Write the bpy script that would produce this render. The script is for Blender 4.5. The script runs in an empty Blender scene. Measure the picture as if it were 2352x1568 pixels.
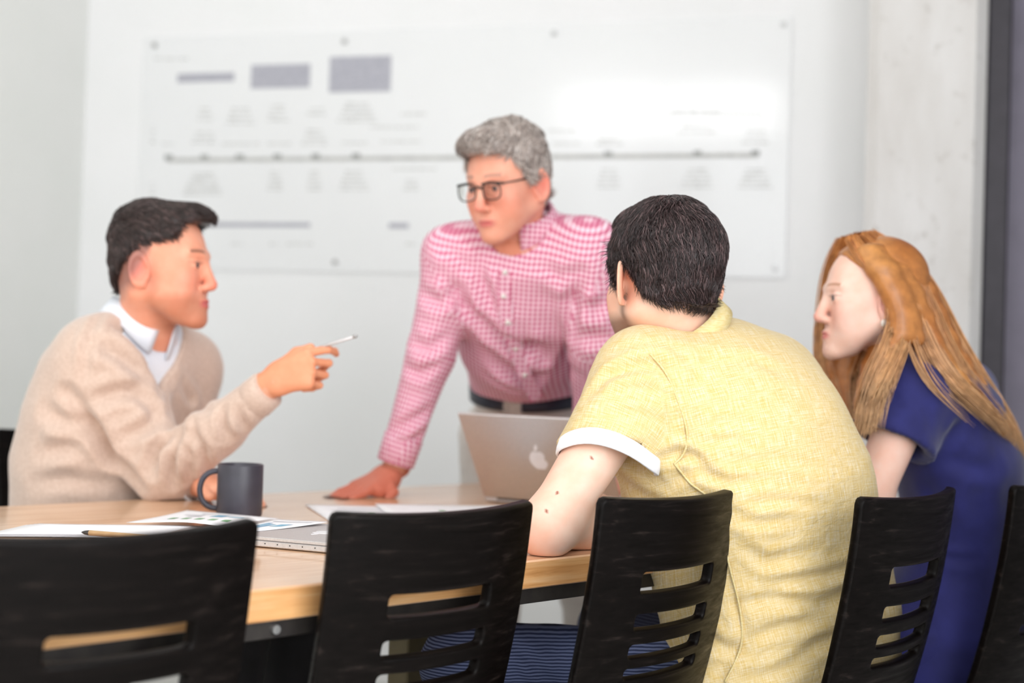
import bpy, math, random
import numpy as np
from mathutils import Vector, Matrix
random.seed(7); rng = np.random.default_rng(7)
scn = bpy.context.scene; COL = scn.collection
V = lambda *a: np.array(a, dtype=float)
# ------------------------------------------------------------------ camera
CAMZ, FPX = 1.035, 3267.0
PIT, ROL = math.atan(61/3267), 0.031
_x, _f = V(1,0,0), V(0, math.cos(PIT), math.sin(PIT)); _u0 = V(0, -math.sin(PIT), math.cos(PIT))
CR = math.cos(ROL)*_x + math.sin(ROL)*_u0
CU = math.cos(ROL)*_u0 - math.sin(ROL)*_x
CO = V(0,0,CAMZ)
def P(px, py, d): return CO + d*(_f + CR*(px-1176)/FPX + CU*(784-py)/FPX)
def onz(px, py, z=0.75):
    r = _f + CR*(px-1176)/FPX + CU*(784-py)/FPX
    return CO + r*((z-CAMZ)/r[2])
cam = bpy.data.cameras.new('camera'); camo = bpy.data.objects.new('camera', cam); COL.objects.link(camo)
cam.sensor_width = 36; cam.lens = 50.0; cam.clip_start = 0.05
camo.matrix_world = Matrix(((CR[0],CU[0],-_f[0],0),(CR[1],CU[1],-_f[1],0),(CR[2],CU[2],-_f[2],CAMZ),(0,0,0,1)))
cam.dof.use_dof = True; cam.dof.focus_distance = 2.17; cam.dof.aperture_fstop = 2.0
scn.camera = camo
# ------------------------------------------------------------------ world, lights, exposure
w = bpy.data.worlds.new('world'); scn.world = w; w.use_nodes = True
w.node_tree.nodes['Background'].inputs[0].default_value = (0.95,0.98,1.0,1); w.node_tree.nodes['Background'].inputs[1].default_value = 1.0
scn.view_settings.view_transform = 'Standard'; scn.view_settings.look = 'None'
scn.view_settings.exposure = -1.07; scn.view_settings.gamma = 1.0
scn.view_settings.use_curve_mapping = False
EN = V(-0.259,-0.966,0); EW = V(0.966,-0.259,0)      # room axes: into the room from the whiteboard wall, along that wall to the right
W0 = P(1062, 700, 4.6)                                 # a point on the whiteboard wall
def room(s, t, z): return V(W0[0],W0[1],0) + EW*s + EN*t + V(0,0,z)
def area(name, s, t, z, sx, sy, power, target, col=(1,1,1)):
    l = bpy.data.lights.new(name,'AREA'); l.shape='RECTANGLE'; l.size=sx; l.size_y=sy; l.energy=power; l.color=col
    o = bpy.data.objects.new(name,l); COL.objects.link(o); o.location = room(s,t,z)
    o.rotation_euler = Vector(target).to_track_quat('-Z','Y').to_euler(); return o
CEIL = 3.6
for i,(s,t) in enumerate([(-0.6,1.6),(1.0,1.6),(-0.6,4.2),(1.0,4.2)]):
    area('ceiling_panel_light', s, t, CEIL-0.09, 1.15, 1.15, 4 if t<3 else 10, (0,0,-1), (1,0.985,0.96))
RT = 7.4                                               # depth of the room
area('window_daylight', 1.1, RT+0.02, 1.75, 2.6, 2.3, 98, tuple(-EN), (0.95,0.98,1))
area('window_daylight', -2.0, RT+0.02, 1.75, 2.6, 2.3, 95, tuple(-EN), (0.95,0.98,1))
area('clerestory_daylight', -0.55, RT+0.02, 3.22, 2.0, 0.5, 52, tuple(-EN), (1,1,1))
area('window_daylight', 2.28, 4.6, 1.8, 2.8, 2.2, 250, tuple(-EW), (0.97,0.98,1))
# ------------------------------------------------------------------ materials
def lin(c): return tuple((x/255/12.92 if x/255<=0.04045 else ((x/255+0.055)/1.055)**2.4) for x in c)+(1,)
def mat(name, col, rough=0.5, metal=0, coat=0, spec=0.5, build=None, sheen=0, sss=0):
    m = bpy.data.materials.new(name); m.use_nodes = True; nt = m.node_tree; b = nt.nodes['Principled BSDF']
    b.inputs['Base Color'].default_value = lin(col); b.inputs['Roughness'].default_value = rough
    b.inputs['Metallic'].default_value = metal; b.inputs['Coat Weight'].default_value = coat; b.inputs['Coat Roughness'].default_value=0.08
    b.inputs['Specular IOR Level'].default_value = spec; b.inputs['Sheen Weight'].default_value = sheen
    if sss:
        b.inputs['Subsurface Weight'].default_value = sss; b.inputs['Subsurface Radius'].default_value=(1,0.4,0.25); b.inputs['Subsurface Scale'].default_value=0.012
    if build: build(nt, b)
    return m
def N(nt, typ, **kw):
    n = nt.nodes.new(typ)
    for k,v in kw.items():
        if k.startswith('i_'): n.inputs[k[2:].replace('_',' ')].default_value = v
        elif isinstance(k,str) and hasattr(n,k): setattr(n,k,v)
    return n
def coords(nt, scale=(1,1,1), rot=(0,0,0), src='Object', attr=None):
    if attr: s = N(nt,'ShaderNodeAttribute'); s.attribute_name = attr; out = s.outputs['Vector']
    else: out = N(nt,'ShaderNodeTexCoord').outputs[src]
    mp = N(nt,'ShaderNodeMapping'); mp.inputs['Scale'].default_value = scale
    if any(rot):
        m0 = N(nt,'ShaderNodeMapping'); m0.inputs['Rotation'].default_value = rot; nt.links.new(out,m0.inputs[0]); out = m0.outputs[0]
    nt.links.new(out, mp.inputs[0]); return mp.outputs[0]
def noise(nt, vec, scale, detail=3, rough=0.5, dist=0):
    n = N(nt,'ShaderNodeTexNoise'); n.inputs['Scale'].default_value=scale; n.inputs['Detail'].default_value=detail
    n.inputs['Roughness'].default_value=rough; n.inputs['Distortion'].default_value=dist
    nt.links.new(vec, n.inputs['Vector']); return n.outputs['Fac']
def ramp(nt, fac, stops):
    r = N(nt,'ShaderNodeValToRGB'); e = r.color_ramp.elements
    while len(e) < len(stops): e.new(0.5)
    for el,(p,c) in zip(e, stops): el.position=p; el.color=lin(c) if len(c)==3 else c
    nt.links.new(fac, r.inputs[0]); return r.outputs[0]
def mix(nt, a, b, fac, mode='MIX'):
    m = N(nt,'ShaderNodeMix'); m.data_type='RGBA'; m.blend_type=mode
    for sock,val in ((m.inputs[6],a),(m.inputs[7],b),(m.inputs[0],fac)):
        if hasattr(val,'links'): nt.links.new(val, sock)
        else: sock.default_value = val
    return m.outputs[2]
def bump(nt, b, h, strength, dist=0.01):
    n = N(nt,'ShaderNodeBump'); n.inputs['Strength'].default_value=strength; n.inputs['Distance'].default_value=dist
    nt.links.new(h, n.inputs['Height']); nt.links.new(n.outputs[0], b.inputs['Normal'])
def noisy(c0, c1, scale, sc=(1,1,1), rot=(0,0,0), bs=0, detail=4, bd=0.002, lo=.3, hi=.7):
    def f(nt,b):
        v = coords(nt, sc, rot); n = noise(nt, v, scale, detail)
        nt.links.new(ramp(nt, n, [(lo,c0),(hi,c1)]), b.inputs['Base Color'])
        if bs: bump(nt, b, n, bs, bd)
    return f
M = {}
M['wall'] = mat('white_painted_wall', (233,233,233), 0.6, build=noisy((240,241,241),(244,244,245),3, bs=.02))
M['wall_left'] = mat('pale_grey_green_wall', (226,228,222), 0.6, build=noisy((236,238,234),(240,241,238),3))
M['ceiling'] = mat('ceiling_paint', (238,238,236), 0.8, build=noisy((235,235,233),(240,240,238),4))
M['floor'] = mat('pale_floor', (205,203,198), 0.35, build=noisy((196,194,188),(212,210,205),6))
def conc(nt,b):
    v = coords(nt,(1,1,.25)); n = noise(nt,v,5,6,.6); c1 = ramp(nt,n,[(.3,(214,210,206)),(.6,(233,231,230))])
    v2 = coords(nt,(1,1,.9)); n2 = noise(nt,v2,22,4,.6); c = mix(nt,c1,ramp(nt,n2,[(.25,(190,184,176)),(.4,(255,255,255))]),.6,'MULTIPLY')
    nt.links.new(c,b.inputs['Base Color']); bump(nt,b,n2,.15,.004)
M['concrete'] = mat('off_white_concrete', (228,226,224), .75, build=conc)
M['board'] = mat('glossy_white_board', (236,237,238), .12, spec=.5, coat=.4, build=noisy((235,236,237),(239,240,241),1.5))
M['ink_grey'] = mat('grey_print', (176,176,186), .5, build=noisy((165,165,176),(188,188,197),60,(1,1,4)))
M['ink_dark'] = mat('dark_grey_ink', (158,160,160), .5, build=noisy((146,148,148),(170,172,170),40))
M['ink_pale'] = mat('pale_grey_ink', (190,190,188), .5, build=noisy((180,180,178),(202,202,198),40))
M['pin'] = mat('brushed_steel', (170,170,170), .35, metal=.8, build=noisy((150,150,150),(190,190,190),80))
M['door_dark'] = mat('charcoal_trim', (50,46,54), .5, build=noisy((46,42,50),(56,51,60),20))
M['door_grey'] = mat('slate_grey_panel', (106,100,116), .45, build=noisy((120,113,130),(130,123,141),12))
def wood(c0,c1,c2, along=45, coat=.35):
    def f(nt,b):
        v = coords(nt,(4,90,90),(0,0,-math.radians(along)))
        n = noise(nt,v,1.0,6,.62,.6)
        v2 = coords(nt,(1.1,5.5,5.5),(0,0,-math.radians(along))); n2 = noise(nt,v2,2.0,3,.5,1.2)
        c = ramp(nt,n,[(.3,c0),(.5,c1),(.72,c2)])
        c = mix(nt,c,ramp(nt,n2,[(.3,(228,206,182)),(.65,(255,255,255))]),.7,'MULTIPLY')
        nt.links.new(c,b.inputs['Base Color']); bump(nt,b,n,.06,.001)
    return f
M['table'] = mat('oak_tabletop', (226,184,140), .28, coat=.5, build=wood((214,164,124),(236,194,156),(246,216,186)))
M['table_edge'] = mat('oak_edge', (230,182,128), .5, build=wood((190,136,80),(218,168,112),(230,190,144)))
M['apron'] = mat('black_steel', (50,46,46), .4, metal=.3, build=noisy((42,38,38),(60,56,52),30))
M['leg_wood'] = mat('olive_brown_leg', (98,88,58), .5, build=noisy((88,78,50),(108,98,66),8,(1,1,.2)))
def chairm(nt,b):
    v = coords(nt,(5,90,120)); n = noise(nt,v,1.0,5,.6,.3)
    v3 = coords(nt,(2.2,2,6)); n3 = noise(nt,v3,2,3)
    c = ramp(nt,n,[(.35,(7,4,3)),(.58,(16,12,11)),(.78,(50,43,40))])
    nt.links.new(mix(nt,c,ramp(nt,n3,[(.3,(190,180,175)),(.7,(255,255,255))]),.8,'MULTIPLY'), b.inputs['Base Color'])
    nt.links.new(ramp(nt,n,[(.3,(190,)*3),(.7,(150,)*3)]), b.inputs['Roughness']); bump(nt,b,n,.25,.001)
M['chair'] = mat('black_stained_oak', (34,28,28), .5, spec=.10, build=chairm)
M['chair_leg'] = mat('black_chair_metal', (30,27,28), .4, build=noisy((24,22,22),(36,33,33),20))
def skinm(nt,b):
    a = N(nt,'ShaderNodeAttribute'); a.attribute_name='Col'
    v = coords(nt); n = noise(nt,v,28,4); n2 = noise(nt,v,260,3)
    c = mix(nt,a.outputs['Color'],ramp(nt,n,[(.35,(250,226,214)),(.65,(255,255,255))]),.55,'MULTIPLY')
    nt.links.new(c,b.inputs['Base Color']); bump(nt,b,n2,.08,.001)
M['skin'] = mat('skin', (235,190,165), .5, spec=.35, sss=.12, build=skinm)
def hairm(nt,b):
    a = N(nt,'ShaderNodeAttribute'); a.attribute_name='Col'
    v = coords(nt); n = noise(nt,v,60,3)
    nt.links.new(mix(nt,a.outputs['Color'],ramp(nt,n,[(.3,(205,200,200)),(.7,(255,255,255))]),.8,'MULTIPLY'),b.inputs['Base Color'])
M['hair'] = mat('hair', (50,40,40), .36, spec=.5, build=hairm)
M['eye'] = mat('eye_white', (196,188,184), .2, build=noisy((190,180,176),(204,196,192),30))
M['iris'] = mat('dark_iris', (52,44,44), .15, build=noisy((44,36,36),(70,66,72),200))
def linen(nt,b):
    g = N(nt,'ShaderNodeAttribute'); g.attribute_name='guv'
    def st(sc,s): 
        m = N(nt,'ShaderNodeMapping'); m.inputs['Scale'].default_value=sc; nt.links.new(g.outputs['Vector'],m.inputs[0]); return noise(nt,m.outputs[0],s,4,.65)
    a1 = st((620,30,1),1); a2 = st((30,620,1),1)
    ad = N(nt,'ShaderNodeMath'); ad.operation='ADD'; nt.links.new(a1,ad.inputs[0]); nt.links.new(a2,ad.inputs[1])
    hf = N(nt,'ShaderNodeMath'); hf.operation='MULTIPLY'; hf.inputs[1].default_value=.5; nt.links.new(ad.outputs[0],hf.inputs[0])
    nt.links.new(ramp(nt,hf.outputs[0],[(.36,(208,174,98)),(.5,(219,195,142)),(.64,(230,217,190))]),b.inputs['Base Color'])
    v = coords(nt); n1 = noise(nt,v,48,4,.6,1.6); n2 = noise(nt,v,140,3,.6)
    ad2 = N(nt,'ShaderNodeMath'); ad2.operation='MULTIPLY_ADD'; ad2.inputs[1].default_value=.3; nt.links.new(n2,ad2.inputs[0]); nt.links.new(n1,ad2.inputs[2])
    bump(nt,b,ad2.outputs[0],.42,.005)
M['linen'] = mat('yellow_linen', (238,222,150), .85, spec=.15, sheen=.2, build=linen)
M['linen_white'] = mat('white_cuff_linen', (245,244,246), .85, spec=.15, build=noisy((238,237,242),(250,250,252),120,bs=.3))
M['linen_plain'] = mat('plain_yellow_linen', (240,222,150), .85, spec=.15, build=noisy((214,190,126),(225,210,166),90,(1,1,4),bs=.3))
def gingham(nt,b):
    g = N(nt,'ShaderNodeAttribute'); g.attribute_name='guv'
    sp = N(nt,'ShaderNodeSeparateXYZ'); nt.links.new(g.outputs['Vector'],sp.inputs[0])
    outs=[]
    for ax in (0,1):
        m = N(nt,'ShaderNodeMath'); m.operation='MULTIPLY'; m.inputs[1].default_value=2*math.pi/0.0108; nt.links.new(sp.outputs[ax],m.inputs[0])
        s = N(nt,'ShaderNodeMath'); s.operation='SINE'; nt.links.new(m.outputs[0],s.inputs[0])
        r = N(nt,'ShaderNodeMapRange'); r.inputs[1].default_value=-.35; r.inputs[2].default_value=.35; r.inputs[3].default_value=0; r.inputs[4].default_value=.5
        nt.links.new(s.outputs[0],r.inputs[0]); outs.append(r.outputs[0])
    ad = N(nt,'ShaderNodeMath'); ad.operation='ADD'; nt.links.new(outs[0],ad.inputs[0]); nt.links.new(outs[1],ad.inputs[1])
    nt.links.new(ramp(nt,ad.outputs[0],[(0,(250,232,240)),(.5,(228,158,182)),(1,(200,84,120))]),b.inputs['Base Color'])
    v = coords(nt); bump(nt,b,noise(nt,v,22,4,.5,1.0),.4,.008)
M['gingham'] = mat('pink_gingham', (226,150,176), .8, spec=.2, sheen=.1, build=gingham)
M['sweater'] = mat('beige_knit', (206,180,164), .9, spec=.1, sheen=.5, build=noisy((198,172,156),(212,188,173),150,bs=.25,bd=.002))
M['shirt_white'] = mat('pale_blue_white_cotton', (226,230,238), .8, spec=.2, build=noisy((218,224,234),(236,238,244),14,bs=.2,bd=.004))
M['shirt_dark'] = mat('dark_patterned_lining', (84,62,84), .8, build=noisy((60,44,60),(112,84,104),160))
M['navy'] = mat('navy_crepe', (36,38,96), .75, spec=.25, sheen=.25, build=noisy((31,32,84),(44,46,112),12,bs=.25,bd=.006))
def _wave(nt):
    wv = N(nt,'ShaderNodeTexWave'); wv.wave_type='BANDS'; wv.bands_direction='Z'; wv.inputs['Scale'].default_value=62; wv.inputs['Distortion'].default_value=1.0; wv.inputs['Detail'].default_value=1
    nt.links.new(coords(nt),wv.inputs['Vector']); return wv.outputs['Fac']
M['denim'] = mat('blue_striped_trousers', (70,82,118), .8, spec=.2, build=lambda nt,b:(nt.links.new(ramp(nt,_wave(nt),[(.25,(46,54,84)),(.7,(112,122,158))]),b.inputs['Base Color'])))
M['black_cloth'] = mat('black_trousers', (22,20,24), .85, build=noisy((16,15,18),(28,26,30),20))
M['chino'] = mat('light_stone_chino', (222,214,208), .8, build=noisy((214,206,200),(229,222,216),25,bs=.2,bd=.004))
M['belt'] = mat('navy_leather_belt', (38,42,60), .4, build=noisy((32,35,52),(48,52,70),50))
M['leather'] = mat('dark_leather_shoe', (40,32,30), .4, build=noisy((34,27,25),(48,40,36),40))
M['frame'] = mat('black_acetate', (28,28,28), .25, build=noisy((22,22,22),(38,38,36),30))
M['pearl'] = mat('pearl', (238,232,224), .2, coat=.6, build=noisy((232,226,218),(244,240,234),100))
M['mug'] = mat('matte_charcoal_mug', (58,56,66), .42, spec=.5, build=noisy((50,48,57),(66,64,75),16,bs=.05))
M['alu'] = mat('silver_aluminium', (206,202,202), .42, metal=.85, build=noisy((200,197,197),(212,208,208),300))
M['logo'] = mat('pale_logo', (236,232,236), .2, build=noisy((232,228,232),(241,238,241),30))
M['rubber'] = mat('black_rubber', (25,22,22), .6, build=noisy((20,18,18),(30,27,27),40))
M['paper'] = mat('white_paper', (246,245,248), .6, build=noisy((242,241,245),(250,249,251),20))
M['ink_blue'] = mat('blue_chart_ink', (120,170,200), .6, build=noisy((96,146,190),(140,196,214),60))
M['ink_green'] = mat('green_chart_ink', (120,176,120), .6, build=noisy((96,150,100),(146,196,150),60))
M['kraft'] = mat('kraft_brown', (206,166,118), .6, build=noisy((196,156,108),(214,176,130),60))
M['ceil_panel'] = mat('white_panel_frame', (235,235,235), .5, build=noisy((230,230,230),(240,240,240),10))
def glassm():
    m = bpy.data.materials.new('clear_lens'); m.use_nodes=True; nt=m.node_tree; nt.nodes.clear()
    o=N(nt,'ShaderNodeOutputMaterial'); mx=N(nt,'ShaderNodeMixShader'); t=N(nt,'ShaderNodeBsdfTransparent'); g=N(nt,'ShaderNodeBsdfGlossy'); g.inputs['Roughness'].default_value=.03
    fr=N(nt,'ShaderNodeFresnel'); fr.inputs[0].default_value=1.45
    nt.links.new(fr.outputs[0],mx.inputs[0]); nt.links.new(t.outputs[0],mx.inputs[1]); nt.links.new(g.outputs[0],mx.inputs[2]); nt.links.new(mx.outputs[0],o.inputs[0]); return m
M['glass']=glassm()
# ------------------------------------------------------------------ object helpers
def tag(o, label=None, cat=None, group=None, kind=None):
    for k,v in (('label',label),('category',cat),('group',group),('kind',kind)):
        if v: o[k]=v
    return o
def empty(name, loc=(0,0,0), rz=0):
    o = bpy.data.objects.new(name,None); COL.objects.link(o); o.location=loc; o.rotation_euler=(0,0,rz); o.empty_display_size=.05; return o
def mesh_obj(name, verts, faces, m, parent=None, smooth=True, col=None, guv=None):
    """verts (n,3) array; faces (m,4) int array or list of tuples"""
    me = bpy.data.meshes.new(name); verts = np.asarray(verts, dtype=np.float32)
    if isinstance(faces, np.ndarray):
        k = faces.shape[1]; me.vertices.add(len(verts)); me.vertices.foreach_set('co', verts.ravel())
        me.loops.add(faces.size); me.loops.foreach_set('vertex_index', faces.astype(np.int32).ravel())
        me.polygons.add(len(faces)); me.polygons.foreach_set('loop_start', np.arange(0,faces.size,k,dtype=np.int32))
        me.update(calc_edges=True)
    else: me.from_pydata(verts.tolist(), [], [tuple(f) for f in faces]); me.update()
    if smooth: me.polygons.foreach_set('use_smooth', np.ones(len(me.polygons),dtype=bool))
    if col is not None:
        a = me.attributes.new('Col','FLOAT_COLOR','POINT'); c = np.ones((len(verts),4),dtype=np.float32); c[:,:3]=col; a.data.foreach_set('color',c.ravel())
    if guv is not None:
        a = me.attributes.new('guv','FLOAT_VECTOR','POINT'); a.data.foreach_set('vector',np.asarray(guv,dtype=np.float32).ravel())
    for mm in (m if isinstance(m,(list,tuple)) else [m]): me.materials.append(mm)
    o = bpy.data.objects.new(name, me); COL.objects.link(o); o.parent = parent; return o
class MB:
    def __init__(s): s.v=[]; s.f=[]; s.n=0
    def add(s, v, f):
        s.v.append(np.asarray(v,dtype=float)); s.f += [tuple(i+s.n for i in q) for q in f]; s.n += len(v); return s
    def box(s, c, ax, ay, az, hx, hy, hz, bev=0):
        c=np.asarray(c,float)
        if bev<=0:
            v=[c+ax*hx*i+ay*hy*j+az*hz*k for i in(-1,1) for j in(-1,1) for k in(-1,1)]
            return s.add(v,[(0,1,3,2),(4,6,7,5),(0,4,5,1),(2,3,7,6),(0,2,6,4),(1,5,7,3)])
        b=bev; v=[]; idx={}                                   # chamfered box
        for i in(-1,1):
            for j in(-1,1):
                for k in(-1,1):
                    for m_,(dx,dy,dz) in enumerate(((0,b,b),(b,0,b),(b,b,0))):
                        idx[i,j,k,m_]=len(v); v.append(c+ax*(hx-dx)*i+ay*(hy-dy)*j+az*(hz-dz)*k)
        F=[]; 
        def q(*a): F.append([idx[t] for t in a])
        for i in(-1,1):
            q(*[(i,j,k,0) for j,k in((-1,-1),(1,-1),(1,1),(-1,1))][::i]); q(*[(j,i,k,1) for j,k in((-1,-1),(1,-1),(1,1),(-1,1))][::-i]); q(*[(j,k,i,2) for j,k in((-1,-1),(1,-1),(1,1),(-1,1))][::i])
        for a in(-1,1):
            for b_ in(-1,1):
                q((a,b_,-1,0),(a,b_,-1,1),(a,b_,1,1),(a,b_,1,0)); q((a,-1,b_,0),(a,-1,b_,2),(a,1,b_,2),(a,1,b_,0)); q((-1,a,b_,1),(-1,a,b_,2),(1,a,b_,2),(1,a,b_,1))
                for k in(-1,1): q((a,b_,k,0),(a,b_,k,1),(a,b_,k,2))
        return s.add(v,F)
    def tube(s, pts, r, sides=10, caps=True):
        pts=[np.asarray(p,float) for p in pts]; n=len(pts); rs=r if hasattr(r,'__len__') else [r]*n
        v=[]; ref=None
        for i,p in enumerate(pts):
            t=pts[min(i+1,n-1)]-pts[max(i-1,0)]; t/=np.linalg.norm(t)+1e-9
            if ref is None: ref=np.cross(t,V(0,0,1)) if abs(t[2])<.9 else np.cross(t,V(1,0,0))
            ref=ref-t*np.dot(ref,t); ref/=np.linalg.norm(ref)+1e-9; bb=np.cross(t,ref)
            for k in range(sides):
                a=2*math.pi*k/sides; v.append(p+rs[i]*(math.cos(a)*ref+math.sin(a)*bb))
        F=[(i*sides+k,i*sides+(k+1)%sides,(i+1)*sides+(k+1)%sides,(i+1)*sides+k) for i in range(n-1) for k in range(sides)]
        if caps: F+= [tuple(range(sides))[::-1], tuple((n-1)*sides+k for k in range(sides))]
        return s.add(v,F)
    def lathe(s, prof, c=(0,0,0), seg=40):
        c=np.asarray(c,float); v=[c+V(r*math.cos(2*math.pi*k/seg),r*math.sin(2*math.pi*k/seg),z) for r,z in prof for k in range(seg)]
        return s.add(v,[(i*seg+k,i*seg+(k+1)%seg,(i+1)*seg+(k+1)%seg,(i+1)*seg+k) for i in range(len(prof)-1) for k in range(seg)])
    def build(s, name, m, parent=None, smooth=False, org=None):
        v=np.concatenate(s.v); 
        if org is not None: v=v-np.asarray(org)
        o=mesh_obj(name,v,s.f,m,parent,smooth)
        if org is not None and parent is None: o.location=org
        return o
X,Y,Z=V(1,0,0),V(0,1,0),V(0,0,1)
# ------------------------------------------------------------------ signed distance fields -> continuous meshes
class Field:
    def __init__(s, lo, hi, h):
        s.lo=np.asarray(lo,float); s.h=h; s.n=np.ceil((np.asarray(hi)-s.lo)/h).astype(int)+1
        s.A=np.full(s.n,1.0,dtype=np.float32)
    def _sub(s, lo, hi):
        a=np.clip(np.floor((np.asarray(lo)-s.lo)/s.h).astype(int),0,s.n); b=np.clip(np.ceil((np.asarray(hi)-s.lo)/s.h).astype(int)+1,0,s.n)
        if (b<=a).any(): return None,None
        g=[(s.lo[i]+s.h*np.arange(a[i],b[i])).astype(np.float32) for i in range(3)]
        return (slice(a[0],b[0]),slice(a[1],b[1]),slice(a[2],b[2])), np.stack(np.meshgrid(*g,indexing='ij'),-1)
    def add(s, prim, k=0.01, op='u'):
        fn,lo,hi=prim; pad=k+3*s.h
        if op=='i': sl=(slice(None),)*3; p=np.stack(np.meshgrid(*[(s.lo[i]+s.h*np.arange(s.n[i])).astype(np.float32) for i in range(3)],indexing='ij'),-1)
        else: sl,p=s._sub(np.asarray(lo)-pad,np.asarray(hi)+pad)
        if sl is None: return s
        d=fn(p); a=s.A[sl]
        if op=='u':
            if k>0: hh=np.clip(k-np.abs(a-d),0,None)/k; s.A[sl]=np.minimum(a,d)-hh*hh*k*.25
            else: s.A[sl]=np.minimum(a,d)
        else:
            d2=-d if op=='s' else d
            if k>0: hh=np.clip(k-np.abs(a-d2),0,None)/k; s.A[sl]=np.maximum(a,d2)+hh*hh*k*.25
            else: s.A[sl]=np.maximum(a,d2)
        return s
    def sub(s,prim,k=0.005): return s.add(prim,k,'s')
    def cut(s,fn,k=0.004): return s.add((fn,0,0),k,'i')
    def mesh(s):
        A=s.A; S=A<0; n=A.shape
        c=S[:-1,:-1,:-1].astype(np.int8)
        for i,j,k in ((1,0,0),(0,1,0),(0,0,1),(1,1,0),(1,0,1),(0,1,1),(1,1,1)): c=c+S[i:n[0]-1+i,j:n[1]-1+j,k:n[2]-1+k]
        I=np.argwhere((c>0)&(c<8)); idx=np.full(c.shape,-1,dtype=np.int32); idx[tuple(I.T)]=np.arange(len(I))
        acc=np.zeros((len(I),3)); cnt=np.zeros(len(I))
        cor=[(i,j,k) for i in(0,1) for j in(0,1) for k in(0,1)]
        val={q:A[I[:,0]+q[0],I[:,1]+q[1],I[:,2]+q[2]].astype(float) for q in cor}
        for q in cor:
            for ax in range(3):
                if q[ax]==0:
                    r=list(q); r[ax]=1; r=tuple(r); a,b=val[q],val[r]; m=(a<0)!=(b<0)
                    t=np.where(m,a/(a-b+1e-12),0); pos=np.tile(np.array(q,float),(len(I),1)); pos[:,ax]=t
                    acc[m]+=pos[m]; cnt+=m
        v=(I+acc/cnt[:,None])*s.h+s.lo
        Q=[]
        for ax in range(3):
            sl0=[slice(1,-1)]*3; sl1=[slice(1,-1)]*3; sl0[ax]=slice(0,-1); sl1[ax]=slice(1,None)
            a=S[tuple(sl0)]; b=S[tuple(sl1)]; E=np.argwhere(a!=b); inside=a[tuple(E.T)]
            off=np.ones(3,int); off[ax]=0; E=E+off
            u,w_=[(1,2),(2,0),(0,1)][ax]; eu=np.zeros(3,int); eu[u]=1; ew=np.zeros(3,int); ew[w_]=1
            q=np.stack([idx[tuple((E-eu-ew).T)],idx[tuple((E-ew).T)],idx[tuple(E.T)],idx[tuple((E-eu).T)]],1)
            q[~inside]=q[~inside][:,::-1]; Q.append(q)
        Q=np.concatenate(Q); Q=Q[(Q>=0).all(1)]
        return v,Q
def _n(v): v=np.asarray(v,float); return v/np.linalg.norm(v)
def cone(a,b,ra,rb,w=None,fa=1,fb=None,cuta=False,cutb=False):
    a=np.asarray(a,float); b=np.asarray(b,float); fb=fa if fb is None else fb; ab=b-a; L2=float(ab@ab); mx=max(ra*max(fa,1),rb*max(fb,1))
    ww=None if w is None else _n(w); ax=ab/math.sqrt(L2)
    def fn(p):
        pa=p-a.astype(np.float32); tt=(pa@ab.astype(np.float32))/L2; t=np.clip(tt,0,1); q=pa-t[...,None]*ab.astype(np.float32); r=ra+(rb-ra)*t
        if ww is None: d=np.sqrt((q*q).sum(-1))-r
        else:
            qw=q@ww.astype(np.float32); f=fa+(fb-fa)*t; d=np.sqrt(np.clip((q*q).sum(-1)-qw*qw,0,None)+(qw/f)**2)-r
        if cutb: d=np.maximum(d,(tt-1)*math.sqrt(L2))
        if cuta: d=np.maximum(d,-tt*math.sqrt(L2))
        return d
    return fn, np.minimum(a,b)-mx, np.maximum(a,b)+mx
def ell(c,r,R=None):
    c=np.asarray(c,float); r=np.asarray(r,float); mx=r.max()
    def fn(p):
        q=p-c.astype(np.float32)
        if R is not None: q=q@np.asarray(R,dtype=np.float32)       # columns of R are the axes
        k0=np.sqrt(((q/r)**2).sum(-1)); k1=np.sqrt(((q/(r*r))**2).sum(-1))
        return (k0*(k0-1)/(k1+1e-6)).astype(np.float32)
    if R is None: return fn,c-r,c+r
    return fn,c-mx,c+mx
def sph(c,r): return ell(c,(r,r,r))
_sn=[(rng.normal(size=3),rng.uniform(0,6.28)) for _ in range(12)]
def snoise(p,scale,seed=0):
    r=0
    for i in range(4):
        k,ph=_sn[(seed*3+i)%12]; r=r+np.sin(p@(k*scale)+ph+seed*1.7+i)
    return r/4
def normals(v,Q):
    n=np.zeros_like(v); a,b,c,d=[v[Q[:,i]] for i in range(4)]; fn=np.cross(c-a,d-b)
    for i in range(4): np.add.at(n,Q[:,i],fn)
    return n/(np.linalg.norm(n,axis=1,keepdims=True)+1e-12)
def surf_at(v,px,py,r=.010):
    """point of the mesh nearest the viewer's side along the line through P(px,py)"""
    vd=_n(P(px,py,3)-CO); dp=v-CO; al=dp@vd; dist=(dp*dp).sum(1)-al*al
    for rr in (r,r*2,r*4):
        k=np.where(dist<rr*rr)[0]
        if len(k): return CO+vd*al[k].min()
    return None
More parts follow.
